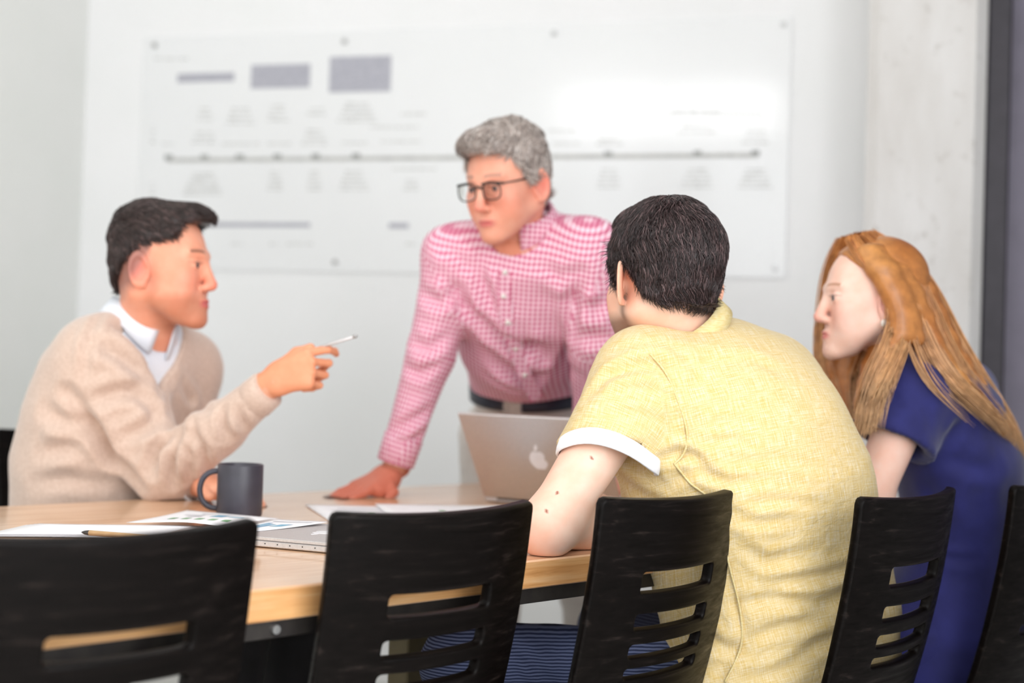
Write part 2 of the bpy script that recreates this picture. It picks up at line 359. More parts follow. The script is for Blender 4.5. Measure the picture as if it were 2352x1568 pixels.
def folds(v,Q,creases,fine=0.0,fs=40,soft=0.003):
    """cloth relief: creases are (list of points, half width, depth): a valley with a soft ridge on both sides, fading at its ends"""
    n=normals(v,Q); D=soft*snoise(v,11,3)+soft*.6*snoise(v,23,5)
    for pts,wd,dep in creases:
        p3=[surf_at(v,*p) for p in pts]; p3=[p for p in p3 if p is not None]
        if len(p3)<2: continue
        best=np.full(len(v),9.0); tt=np.zeros(len(v)); m=len(p3)-1
        for i in range(m):
            a,b=p3[i],p3[i+1]; ab=b-a; t=np.clip((v-a)@ab/(ab@ab+1e-9),0,1); d=np.sqrt((((v-a)-t[:,None]*ab)**2).sum(1)); k=d<best; best[k]=d[k]; tt[k]=(i+t[k])/m
        x=(best+.0025*snoise(v,45,7))/wd; e=np.clip(np.sin(np.pi*np.clip(tt,.04,.96)),0,1)**.6
        D+=dep*e*(-1.0*np.exp(-x*x)+.75*np.exp(-((x-1.75)/1.0)**2))
    if fine: D+=fine*(snoise(v,fs,1)+.6*snoise(v,fs*2.1,2))
    return v+n*D[:,None]
def guv_of(v, groups):
    """groups: list of (segments, mode); a segment is (a,b,w,scale). returns (n,3) cloth coordinates"""
    best=np.full(len(v),1e9); out=np.zeros((len(v),3))
    for gi,(segs,R) in enumerate(groups):
        cum=0
        for a,b,w in segs:
            a=np.asarray(a,float); b=np.asarray(b,float); ab=b-a; L=np.linalg.norm(ab); ax=ab/L; t=np.clip((v-a)@ax/L,0,1); q=v-a-t[:,None]*ab
            w=_n(np.asarray(w)-ax*(ax@np.asarray(w))); x=np.cross(ax,w); d=np.linalg.norm(q,axis=1)/R
            al=(v-a)@ax+cum; ang=np.arctan2(q@x,q@w)
            u=(q@w) if R>.12 else ang*R*1.05
            if R>.12: al=al+.25*(q@x)
            m=d<best; best[m]=d[m]; out[m,0]=u[m]; out[m,1]=al[m]; out[m,2]=gi; cum+=L
    return out
def tubes(paths, rad, sides=3):
    """paths (N,K,3), rad (K,) or (N,K)"""
    Np,K,_=paths.shape; rad=np.broadcast_to(rad,(Np,K)); T=np.gradient(paths,axis=1); T/=np.linalg.norm(T,axis=2,keepdims=True)+1e-9
    ref=np.cross(T,V(.31,.27,.91)); ref/=np.linalg.norm(ref,axis=2,keepdims=True)+1e-9; bb=np.cross(T,ref)
    v=np.stack([paths+rad[...,None]*(math.cos(2*math.pi*k/sides)*ref+math.sin(2*math.pi*k/sides)*bb) for k in range(sides)],2).reshape(-1,3)
    base=(np.arange(Np)*K*sides)[:,None,None]+(np.arange(K-1)*sides)[None,:,None]; k=np.arange(sides); k2=(k+1)%sides
    q=np.stack([base+k,base+k2,base+sides+k2,base+sides+k],-1).reshape(-1,4)
    return v,q
# ------------------------------------------------------------------ the room
def struct(mb, name, m, label=None):
    o=mb.build(name,m); tag(o,label,None,None,'structure'); return o
def rbox(s0,s1,t0,t1,z0,z1,mb=None,bev=0):
    mb=mb or MB(); return mb.box(room((s0+s1)/2,(t0+t1)/2,(z0+z1)/2),EW,EN,Z,(s1-s0)/2,(t1-t0)/2,(z1-z0)/2,bev)
def wallST(px,py,off=0.0):
    """room coordinates (s, z) of the point of the whiteboard wall seen at a pixel"""
    r=_f+CR*(px-1176)/FPX+CU*(784-py)/FPX; p0=room(0,off,0); k=((p0-CO)@EN)/(r@EN); p=CO+r*k; return (p-V(W0[0],W0[1],0))@EW, p[2]
SL=wallST(193,330)[0]; SR=4.2
struct(rbox(SL-.1,SR,-.12,0,0,CEIL),'wall_back',M['wall'],'white painted wall behind the whiteboard')
struct(rbox(SL-.12,SL,0,RT,0,CEIL),'wall_left',M['wall_left'],'pale grey-green side wall at the corner')
struct(rbox(SL-.2,SR,-.1,RT+.2,-.1,0),'floor',M['floor'],'pale floor under the table')
struct(rbox(SL-.2,SR,-.1,RT+.2,CEIL,CEIL+.1),'ceiling',M['ceiling'],'white ceiling')
def holed(fn, u0,u1,z0,z1, holes):
    us=sorted({u0,u1,*[h[0] for h in holes],*[h[1] for h in holes]}); zs=sorted({z0,z1,*[h[2] for h in holes],*[h[3] for h in holes]}); mb=MB()
    for a,b in zip(us,us[1:]):
        for c,d in zip(zs,zs[1:]):
            if not any(h[0]<(a+b)/2<h[1] and h[2]<(c+d)/2<h[3] for h in holes): fn(a,b,c,d,mb)
    return mb
H=[(-3.3,-.7,.6,2.9),(-.2,2.4,.6,2.9),(-1.55,.45,2.97,3.47)]
H=[h for h in H]
H[0]=(max(SL+.1,-3.3),-.7,.6,2.9)
struct(holed(lambda a,b,c,d,mb:rbox(a,b,RT,RT+.15,c,d,mb),SL-.1,SR,0,CEIL,H),'wall_rear',M['wall'],'white wall with windows behind the camera')
HR=[(3.2,6.0,.7,2.9)]
struct(holed(lambda a,b,c,d,mb:rbox(SR-1.9,SR-1.75,a,b,c,d,mb),2.2,RT,0,CEIL,HR),'wall_right',M['wall'],'white side wall with a window, out of frame')
for i,h in enumerate(H):
    mb=MB()
    for u in (h[0]+.02,(h[0]+h[1])/2,h[1]-.02): rbox(u-.02,u+.02,RT-.04,RT+.0,h[2],h[3],mb)
    for z in (h[2]+.02,h[3]-.02): rbox(h[0],h[1],RT-.04,RT+.0,z-.02,z+.02,mb)
    struct(mb,'window_%d'%(i+1),M['ceil_panel'])
# concrete column and the dark door beside it
s0,_=wallST(1992,400,.10); s1,_=wallST(2262,400,.45)
v,q=None,None
mb=MB(); mb.box(room((s0+s1)/2,.225,CEIL/2),EW,EN,Z,(s1-s0)/2,.225,CEIL/2,.03)
struct(mb,'wall_column',M['concrete'],'off-white concrete column right of the whiteboard')
mb=MB(); 
d0=s1+.002; struct(rbox(d0,d0+.062,.05,.40,0,CEIL,bev=.006),'trim_1',M['door_dark'],'charcoal upright trim beside the column')
struct(rbox(d0+.062,SR,.12,.30,0,CEIL),'door_1',M['door_grey'],'slate grey panel at the right edge')
struct(rbox(SL,s0,0,.012,0,.09),'baseboard_back',M['wall'])
struct(rbox(SL,SL+.012,.012,RT,0,.09),'baseboard_left',M['wall_left'])
# ceiling panels
for (s,t),cl_ in zip([(-0.6,1.6),(1.0,1.6),(-0.6,4.2),(1.0,4.2)],('left of the two by the whiteboard','right of the two by the whiteboard','left of the two behind the camera','right of the two behind the camera')):
    mb=MB()
    for a,b in ((-.6,0),(.6,0)): rbox(s+a-.02,s+a+.02,t-.62,t+.62,CEIL-.06,CEIL,mb)
    for b in (-.6,.6): rbox(s-.62,s+.62,t+b-.02,t+b+.02,CEIL-.06,CEIL,mb)
    o=mb.build('ceiling_light',M['ceil_panel']); tag(o,'square white ceiling light frame, '+cl_,'light','ceiling lights')
# ------------------------------------------------------------------ whiteboard with its diagram
wb=empty('whiteboard',tuple(room(0,0,0))); tag(wb,'long glossy whiteboard with a printed timeline, hung on the wall','whiteboard')
def bpt(px,py): return wallST(px,py,.006)
def bbox_(mb,x0,y0,x1,y1,th=.0012,base=.0061):
    a=bpt(x0,(y0+y1)/2); b=bpt(x1,(y0+y1)/2); c=bpt((x0+x1)/2,y0); d=bpt((x0+x1)/2,y1)
    return rbox(a[0],b[0],base,base+th,d[1],c[1],mb)
def wpart(mb,name,m,parent=wb):
    o=mb.build(name,m,None); o.parent=parent; o.matrix_parent_inverse=Matrix.Translation(-Vector(wb.location)); return o
ta=bpt(322,300); tb=bpt(1813,300); top=bpt(1068,62)[1]; bot=bpt(1000,628)[1]
wpart(rbox(ta[0],tb[0],.001,.006,bot,top,bev=.001),'board_panel',M['board'])
for x,y in ((356,104),(792,95),(1272,76),(1800,56),(1779,616),(770,602),(356,596)):
    c=bpt(x,y); mb=MB(); p=room(c[0],0,c[1]); mb.tube([p,p+EN*.012],.009,14); wpart(mb,'mounting_pin',M['pin'])
for (x0,y0,x1,y1) in ((408,168,538,188),(577,148,712,202),(757,129,898,211)):
    mb=MB(); bbox_(mb,x0,y0,x1,y1); wpart(mb,'diagram_box',M['ink_grey'])
mb=MB(); bbox_(mb,385,357,1740,367)
wpart(mb,'timeline_bar',M['ink_pale'])
for x in (388,470,551,637,725,818,1397,1602,1735):
    mb=MB(); y=362-(x-385)*.008; bbox_(mb,x-9,y-6,x+9,y+6,.002); wpart(mb,'timeline_marker',M['ink_dark'])
mb=MB(); bbox_(mb,480,511,712,521); wpart(mb,'caption_bar',M['ink_grey'])
mb=MB(); bbox_(mb,893,512,938,524); wpart(mb,'caption_bar',M['ink_grey'])
def scrib(name,items,m):
    mb=MB(); r=random.Random(3)
    for (cx,cy,wd,rows,lh) in items:
        for k in range(rows):
            wk=wd*(.45+.55*((k+1)/rows)) if rows>1 else wd; x=cx-wk/2; y=cy+k*lh
            while x<cx+wk/2:
                l=r.uniform(3,9); h=r.uniform(2.2,4.2)
                bbox_(mb,x,y-h/2+r.uniform(-1,1),min(x+l,cx+wk/2+1),y+h/2,.0008); x+=l+r.uniform(1.5,3.5)
    o=wpart(mb,name,m); o['kind']='stuff'
scrib('handwriting',[(393,135,76,1,8),(470,250,34,3,12),(552,250,66,4,11),(638,243,48,4,11),(728,250,44,2,12),(820,238,90,5,10),
  (385,330,26,1,8),(468,305,56,3,11),(552,330,84,1,8),(640,330,52,1,8),(722,300,58,4,10),(815,328,60,1,8),(920,325,90,1,9),(950,262,60,1,9),(905,292,110,1,9),
  (466,400,90,6,9),(632,395,34,5,10),(722,395,36,5,10),(812,395,66,5,10),(944,415,36,3,10),(950,388,100,1,9)],M['ink_pale'])
scrib('handwriting',[(1398,390,56,5,10),(1602,390,76,5,10),(1734,390,78,5,10),(1400,322,60,2,9),(1600,255,110,1,10),(1640,262,220,1,10),(1600,290,90,2,14),(1735,300,60,3,14),(1290,300,70,1,9),(1300,330,60,1,9)],M['ink_pale'])
scrib('caption_writing',[(545,560,26,1,8),(630,560,20,1,8),(680,560,40,1,8),(712,560,18,1,8),(944,560,24,1,8),(352,290,10,4,12),(350,420,10,4,12)],M['ink_pale'])
# ------------------------------------------------------------------ the table
TT,TN=V(.70711,.70711,0),V(-.70711,.70711,0)
def tp(t,n,z=0): return TT*t+TN*n+Z*z
TZ=.75; T0,T1,N0,N1=.02,2.45,1.47,2.528
tc=tp((T0+T1)/2,(N0+N1)/2); tab=empty('conference_table',tuple(tc))
tag(tab,'long light oak conference table with black steel edge frame','table')
def tpart(mb,name,m,par=None):
    o=mb.build(name,m,None); o.parent=par or tab; o.matrix_parent_inverse=Matrix.Translation(-Vector(tab.location)); return o
mb=MB(); mb.box(tp((T0+T1)/2,(N0+N1)/2,TZ-.021),TT,TN,Z,(T1-T0)/2-.001,(N1-N0)/2-.001,.021,.0025)
top_=tpart(mb,'tabletop',M['table'])
mb=MB()
for nn in (N0-.0006,N1+.0006): mb.box(tp((T0+T1)/2,nn,TZ-.021),TT,TN,Z,(T1-T0)/2,.0012,.0185)
for tt in (T0-.0006,T1+.0006): mb.box(tp(tt,(N0+N1)/2,TZ-.021),TT,TN,Z,.0012,(N1-N0)/2,.0185)
tpart(mb,'edge_band',M['table_edge'])
mb=MB(); az=TZ-.042-.0115
for nn in (N0+.012,N1-.012): mb.box(tp((T0+T1)/2,nn,az),TT,TN,Z,(T1-T0)/2-.01,.004,.0115,.001)
for tt in (T0+.012,T1-.012): mb.box(tp(tt,(N0+N1)/2,az),TT,TN,Z,.004,(N1-N0)/2-.01,.0115,.001)
ap=tpart(mb,'apron',M['apron'])
for px in (621,):
    p=onz(px,1442,az); t=p@TT; 
    mb=MB(); c=tp(t,N0+.008,az); mb.tube([c,c-TN*.005],.0058,18); b=tpart(mb,'bolt',M['pin'])
    mb=MB(); mb.tube([c-TN*.005,c-TN*.0062],.0028,6); tpart(mb,'socket',M['rubber'],b); 
for t in (.55,1.72):
    for n in (1.96,):
        mb=MB(); mb.box(tp(t,n,(TZ-.05)/2),TT,TN,Z,.028,.028,(TZ-.05)/2,.003); tpart(mb,'leg',M['leg_wood'])
    mb=MB(); mb.box(tp(t,(N0+N1)/2,TZ-.054),TT,TN,Z,.03,.44,.011,.002); tpart(mb,'cross_bar',M['apron'])
    mb=MB(); mb.box(tp(t,(N0+N1)/2,.012),TT,TN,Z,.04,.34,.012,.002); tpart(mb,'foot',M['apron'])
# ------------------------------------------------------------------ chairs
LEAN=math.radians(12.5); PW,PH=.182,.43
def chair_panel():
    F=Field((-PW-.012,-.018,-.012),(PW+.012,.018,PH+.012),.0032)
    def box2(p):
        taper=PW-.006*(1-p[...,2]/PH)
        q=np.stack([np.abs(p[...,0])-taper+.012,np.abs(p[...,1])-.0085+.003,np.abs(p[...,2]-PH/2)-PH/2+.012],-1)
        qq=np.sqrt(np.clip(q[...,0],0,None)**2+np.clip(q[...,2],0,None)**2)-.012
        w2=np.stack([qq+.003,q[...,1]],-1); return np.sqrt((np.clip(w2,0,None)**2).sum(-1))+np.clip(w2.max(-1),None,0)-.003
    F.add((box2,(-PW,-.012,0),(PW,.012,PH)),0)
    for lo,h in ((.1365,.031),(.192,.0245),(.2345,.020),(.267,.016)):
        zc=PH-lo+h/2
        def sl(p,zc=zc,h=h):
            q=np.stack([np.abs(p[...,0])-.089+.006,np.abs(p[...,2]-zc)-h/2+.006],-1)
            return np.sqrt((np.clip(q,0,None)**2).sum(-1))+np.clip(q.max(-1),None,0)-.006
        F.sub((sl,(-.1,-.02,zc-h),(.1,.02,zc+h)),.003)
    v,q=F.mesh(); R=.52
    x,y,z=v.T; a=x/R; v=np.stack([(R-y)*np.sin(a),R-(R-y)*np.cos(a),z],1)       # bend in plan, edges forward
    v[:,1]+=.055*((z/PH)-.5)**2
    c,s=math.cos(LEAN),math.sin(LEAN); return np.stack([v[:,0],v[:,1]*c-v[:,2]*s,v[:,2]*c+v[:,1]*s],1),q
CPV,CPQ=chair_panel()
ZB=.43; YB=-.175
def make_chair(name):
    r=empty(name)
    mesh_obj('backrest',CPV+V(0,YB,ZB),CPQ,M['chair'],r)
    F=Field((-.22,-.21,.41),(.22,.23,.47),.006)
    def seat(p):
        zc=.440-.012*np.exp(-((p[...,0]/.13)**2+((p[...,1]+.02)/.14)**2)); tp_=.176+.012*(p[...,1]/.2)
        q=np.stack([np.abs(p[...,0])-tp_+.05,np.abs(p[...,1]-.01)-.2+.05],-1); d2=np.sqrt((np.clip(q,0,None)**2).sum(-1))+np.clip(q.max(-1),None,0)-.05
        return np.maximum(d2,np.abs(p[...,2]-zc)-.009)
    F.add((seat,(-.21,-.2,.41),(.21,.22,.47)),0); v,q=F.mesh(); mesh_obj('seat',v,q,M['chair'],r)
    for sx in (-1,1):
        MB().tube([V(.155*sx,.16,.425),V(.17*sx,.185,0)],[.014,.011],12).build('leg',M['chair_leg'],r,True)
        MB().tube([V(.15*sx,-.16,.425),V(.165*sx,-.235,0)],[.014,.011],12).build('leg',M['chair_leg'],r,True)
    MB().tube([V(-.155,.16,.415),V(.155,.16,.415)],.009,8).tube([V(-.15,-.155,.415),V(.15,-.155,.415)],.009,8).tube([V(-.15,-.155,.415),V(-.155,.16,.415)],.009,8).tube([V(.15,-.155,.415),V(.155,.16,.415)],.009,8).build('seat_frame',M['chair_leg'],r,True)
    for sx in (-.055,.055): MB().tube([V(sx,-.165,.418),V(sx,-.19,.47)],.008,8).build('bracket',M['chair_leg'],r,True)
    return r
def dup(r):
    c=r.copy(); COL.objects.link(c)
    for ch in list(r.children): d=ch.copy(); COL.objects.link(d); d.parent=c
    return c
TOPY=YB-PH*math.sin(LEAN)
ch0=make_chair('dining_chair')
CH=[((-.392,1.528),45,'black oak slatted-back chair nearest the camera, before the closed laptop and pencil'),
    ((-.063,1.872),45,'black oak slatted-back chair between the closed laptop and the bare elbow on the table'),
    ((.278,2.092),49,'black oak slatted-back chair just left of the person in the yellow shirt'),
    ((.669,2.232),51,'black oak slatted-back chair that the person in the yellow shirt sits on'),
    ((1.02,2.57),50,'black oak slatted-back chair cut by the right edge, behind the navy dress'),
    ((-1.085,3.43),-135,'black chair at the left edge, behind the person in the beige sweater')]
for i,((x,y),yaw,lab) in enumerate(CH):
    c=ch0 if i==0 else dup(ch0); a=math.radians(yaw); c.rotation_euler=(0,0,a)
    c.location=(x+TOPY*math.sin(a),y-TOPY*math.cos(a),0); tag(c,lab,'chair','black slatted chairs round the table'); c.scale=(1,1,.988 if i<2 else 1)
# ------------------------------------------------------------------ things on the table
def on(px,py,z=TZ): return onz(px,py,z)
c=on(549,1186); mug=empty('mug',tuple(c)); tag(mug,'matte charcoal mug with a round handle on the table','mug')
R_=.0412; Hh=.0955
mb=MB().lathe([(0,.0),(R_-.004,0),(R_-.001,.002),(R_,.006),(R_,Hh-.002),(R_-.001,Hh),(R_-.003,Hh),(R_-.0042,Hh-.003),(R_-.0045,.008),(0,.006)],(0,0,0),56)
mb.build('body',M['mug'],mug,True)
pts=[]
for k in range(17):
    a=math.radians(-98+196*k/16); pts.append(V(-R_+.003-.0335*max(0,math.cos(a))**.8*1.0,0,.048+.034*math.sin(a)))
mb=MB().tube(pts,.0052,12); h_=mb.build('handle',M['mug'],mug,True); h_.rotation_euler=(0,0,.12)
def laptop_axes(a,b): d=_n(V(b[0]-a[0],b[1]-a[1],0)); return d, np.cross(Z,d)
# closed laptop
a=on(580,1256); b=on(742,1271); dx,dy=laptop_axes(a,b); mid=(a+b)/2
cl=mid+dy*.107-dx*.02; lp=empty('closed_laptop',tuple(cl)); tag(lp,'closed silver laptop lying between the two nearest chairs','laptop')
I=lambda x,y,z: dx*x+dy*y+Z*z
MB().box(I(0,0,.0062),dx,dy,Z,.152,.107,.0048,.0015).build('base',M['alu'],lp)
MB().box(I(0,0,.0142),dx,dy,Z,.152,.107,.0026,.001).build('lid',M['alu'],lp)
MB().box(I(0,0,.0113),dx,dy,Z,.149,.104,.0004).build('seal',M['rubber'],lp)
for sx in(-1,1):
    for sy in(-1,1): MB().lathe([(0,0),(.008,0),(.007,.0015),(0,.0015)],I(.13*sx,.09*sy,0),14).build('foot',M['rubber'],lp,True)
def logo_mesh(cx,ax,ay,az,sz):
    """flat fruit mark with a bite and a leaf"""
    pts=[]
    for k in range(40):
        a=2*math.pi*k/40; x=math.cos(a); y=math.sin(a); r=1-.16*math.exp(-((a-math.pi/2)/.28)**2)-.09*math.exp(-((a-3*math.pi/2)/.25)**2)
        px,py=x*r*.86,y*r
        d=math.hypot(px-1.02,py-.18)
        if d<.42: px=1.02+(px-1.02)*.42/d; py=.18+(py-.18)*.42/d
        pts.append((px,py))
    mb=MB(); n=len(pts); lo=[cx+ax*x*sz+ay*y*sz for x,y in pts]; hi=[p+az*.0004 for p in lo]
    mb.add(lo+hi,[tuple(range(n,2*n))]+[(k,(k+1)%n,n+(k+1)%n,n+k) for k in range(n)])
    lf=[(.05+.2*math.cos(t)*1.0+.12*math.cos(t)*0,1.32+.3*math.sin(t)+.25*math.cos(t)*.6) for t in [2*math.pi*k/14 for k in range(14)]]
    lo=[cx+ax*x*sz+ay*y*sz for x,y in lf]; hi=[p+az*.0004 for p in lo]; n=14
    mb.add(lo+hi,[tuple(range(n,2*n))]+[(k,(k+1)%n,n+(k+1)%n,n+k) for k in range(n)]); return mb
logo_mesh(I(.02,0,.0168),-dx,-dy,Z,.021).build('logo',M['logo'],lp)
mb=MB()
for k in range(5): mb.lathe([(0,0),(.0009,0)],(0,0,0),6) if False else mb.box(I(-.02+.022*k,-.1072,.007),dx,dy,Z,.0008,.0004,.0008)
mb.build('indicator_dots',M['rubber'],lp)
# open laptop
hl=on(1113,1152); nb=_n(V(-.5,-.86,0)); ed=np.cross(Z,nb)      # nb: outward normal of the lid's back, ed: along the hinge
if ed[0]<0: ed=-ed
LW,LH=.325,.213; ctr=hl+ed*LW/2; ol=empty('open_laptop',tuple(ctr)); tag(ol,'open silver laptop seen from behind its lid','laptop')
MB().box(-nb*.113+Z*.0085,ed,nb,Z,LW/2,.113,.0065,.002).build('base',M['alu'],ol)
for sx in(-1,1):
    for sy in(.02,.2): MB().lathe([(0,0),(.008,0),(.007,.002),(0,.002)],ed*.14*sx-nb*sy,14).build('foot',M['rubber'],ol,True)
la=math.radians(33); up=_n(Z*math.cos(la)+nb*math.sin(la)); nn=_n(nb*math.cos(la)-Z*math.sin(la))
MB().box(nb*.002+Z*.012+up*LH/2,ed,up,nn,LW/2,LH/2,.0028,.0018).build('lid',M['alu'],ol)
MB().box(nb*.002+Z*.012+up*LH/2-nn*.0032,ed,up,nn,LW/2-.006,LH/2-.006,.0005).build('screen',M['rubber'],ol)
MB().tube([-ed*.13+Z*.012,ed*.13+Z*.012],.005,10).build('hinge',M['rubber'],ol,True)
logo_mesh(nb*.002+Z*.012+up*LH*.50+nn*.0029,ed,up,nn,.0235).build('logo',M['logo'],ol)
# sheets of paper
def sheet(name,label,corners,z,lift=0.0,prints=(),grp='papers on the table',seed=0):
    """corners: 4 pixel points (near-left, near-right, far-right, far-left)"""
    C=[on(x,y,TZ+z) for x,y in corners]; c0=sum(C)/4; g=12; vs=[]; th=.0004
    r=random.Random(seed); ph=[r.uniform(0,6) for _ in range(3)]
    def pt(u,v):
        p=(C[0]*(1-u)+C[1]*u)*(1-v)+(C[3]*(1-u)+C[2]*u)*v
        return p+Z*(lift*(.5+.5*math.sin(u*3.1+ph[0])*math.cos(v*2.2+ph[1]))*min(1,4*u*(1-u)+v))-c0
    n=g+1
    for s_ in (0,1):
        for i in range(n):
            for j in range(n): vs.append(pt(i/g,j/g)+Z*th*s_)
    F=[]; o_=n*n
    for i in range(g):
        for j in range(g):
            a=i*n+j; F+=[(a,a+1,a+n+1,a+n),(o_+a,o_+a+n,o_+a+n+1,o_+a+1)]
    for i in range(g):
        F+=[(i*n,(i+1)*n,o_+(i+1)*n,o_+i*n),(i*n+g,o_+i*n+g,o_+(i+1)*n+g,(i+1)*n+g),(i,o_+i,o_+i+1,i+1),(g*n+i,g*n+i+1,o_+g*n+i+1,o_+g*n+i)]
    o=mesh_obj(name,vs,F,M['paper'],None); o.location=c0; tag(o,label,'paper',grp)
    for m,items in prints:
        mb=MB()
        for (u0,v0,u1,v1) in items:
            k=3; q=[]
            for a in range(k+1):
                for b in range(k+1): q.append(pt(u0+(u1-u0)*a/k,v0+(v1-v0)*b/k)+Z*(th+.0004))
            mb.add(q,[(a*(k+1)+b,(a+1)*(k+1)+b,(a+1)*(k+1)+b+1,a*(k+1)+b+1) for a in range(k) for b in range(k)])
        pr=mb.build('printed_chart',M[m],o); pr['kind']='stuff'
    return o
sheet('paper_sheet','white sheet with green and grey charts left of the mug',[(290,1200),(560,1222),(640,1197),(430,1178)],.008,.010,
   [('ink_green',[(.25+.12*i,.2,.31+.12*i,.32) for i in range(5)]),('ink_blue',[(.5,.5,.62,.7),(.66,.55,.8,.62)]),('ink_grey',[(.3,.45,.44,.5),(.2,.6,.4,.64),(.3,.75,.7,.78)])],seed=2)
sheet('paper_sheet','white sheet with blue charts between the mug and the closed laptop',[(500,1227),(600,1219),(756,1204),(640,1192)],.0172,.004,
   [('ink_blue',[(.3,.3,.45,.6),(.55,.4,.8,.6),(.15,.3,.25,.7)]),('ink_grey',[(.1,.8,.9,.84)])],seed=4)
for k,wh_ in enumerate(('bottom sheet','second sheet from the bottom','second sheet from the top','top sheet, under the pen,')):
    sheet('paper_sheet','white '+wh_+' of the low pile at the left',[(-60+12*k,1232-2*k),(330+10*k,1238-2*k),(470-8*k,1214-k),(60+10*k,1206-k)],.001+.0014*k,.003,seed=6)
sheet('paper_sheet','wide white sheet with a green mark, left of the open laptop',[(760,1198),(1080,1200),(1130,1168),(700,1160)],.001,.002,[('ink_green',[(.3,.35,.34,.45),(.5,.2,.56,.26)]),('ink_grey',[(.1,.6,.8,.63),(.15,.75,.7,.78)])],seed=11)
sheet('paper_sheet','white sheet under the forearm side, behind the second chair',[(900,1190),(1160,1182),(1150,1162),(860,1158)],.004,.002,[('ink_green',[(.45,.3,.5,.45)])],seed=12)
# kraft pencil with dark tip
a=on(188,1222,TZ+.012); b=on(390,1238,TZ+.012); d=_n(b-a); pc=empty('pencil',tuple(a)); tag(pc,'kraft brown pen with a dark pointed tip on the paper pile','pen')
MB().tube([d*.014,d*.14],.0042,10).build('barrel',M['kraft'],pc,True); MB().tube([d*0,d*.005,d*.014],[.0012,.003,.0043],10).build('tip',M['apron'],pc,True)
# ------------------------------------------------------------------ heads
def basis(F, tilt=0.0):
    F=_n(F); Xr=_n(np.cross(F,Z)); U=np.cross(Xr,F)
    if tilt: Xr,U=Xr*math.cos(tilt)-U*math.sin(tilt), U*math.cos(tilt)+Xr*math.sin(tilt)
    return np.stack([Xr,F,U],1)            # columns: right, face, up
class Frame:
    def __init__(s,C,F,scale=1.0,tilt=0.0): s.C=np.asarray(C,float); s.B=basis(F,tilt); s.s=scale
    def w(s,p): return s.C+(np.asarray(p,float)*s.s)@s.B.T
    def l(s,p): return ((np.asarray(p,float)-s.C)@s.B)/s.s
def cranium(F,g=0.0,k=.02,wd=1.0,dp=1.0):
    F.add(ell((0,-.016*dp,.032),((.0745*wd+g),(.094*dp+g),(.086+g))),k)
    F.add(ell((0,.022,.02),((.0655*wd+g),(.066+g),(.083+g))),k)
def ear_prim(sx,ang):
    def fn(p):
        x=p[...,0]*sx; yb=-(p[...,1]+.002); z=p[...,2]+.012-.12*yb
        e=np.sqrt(((yb-.010)/.0165)**2+(z/.031)**2); xs=.071+ang*(yb+.006)
        sheet=np.maximum(np.abs(x-xs)-.0030,(e-1)*.016)
        rim=np.sqrt(((e-.88)*.017)**2+(x-xs-.002)**2)-.0046
        lobe=np.sqrt((yb-.004)**2+(z+.028)**2+(x-xs)**2)-.0066
        front=np.sqrt(((yb+.002))**2+(x-.073)**2+(np.clip(np.abs(z)-.012,0,None))**2)-.004
        return np.minimum(np.minimum(sheet,rim),np.minimum(lobe,front))
    lo=V(.05,-.05,-.055); hi=V(.115,.02,.04)
    if sx<0: lo,hi=V(-.115,-.05,-.055),V(-.05,.02,.04)
    return fn,lo,hi
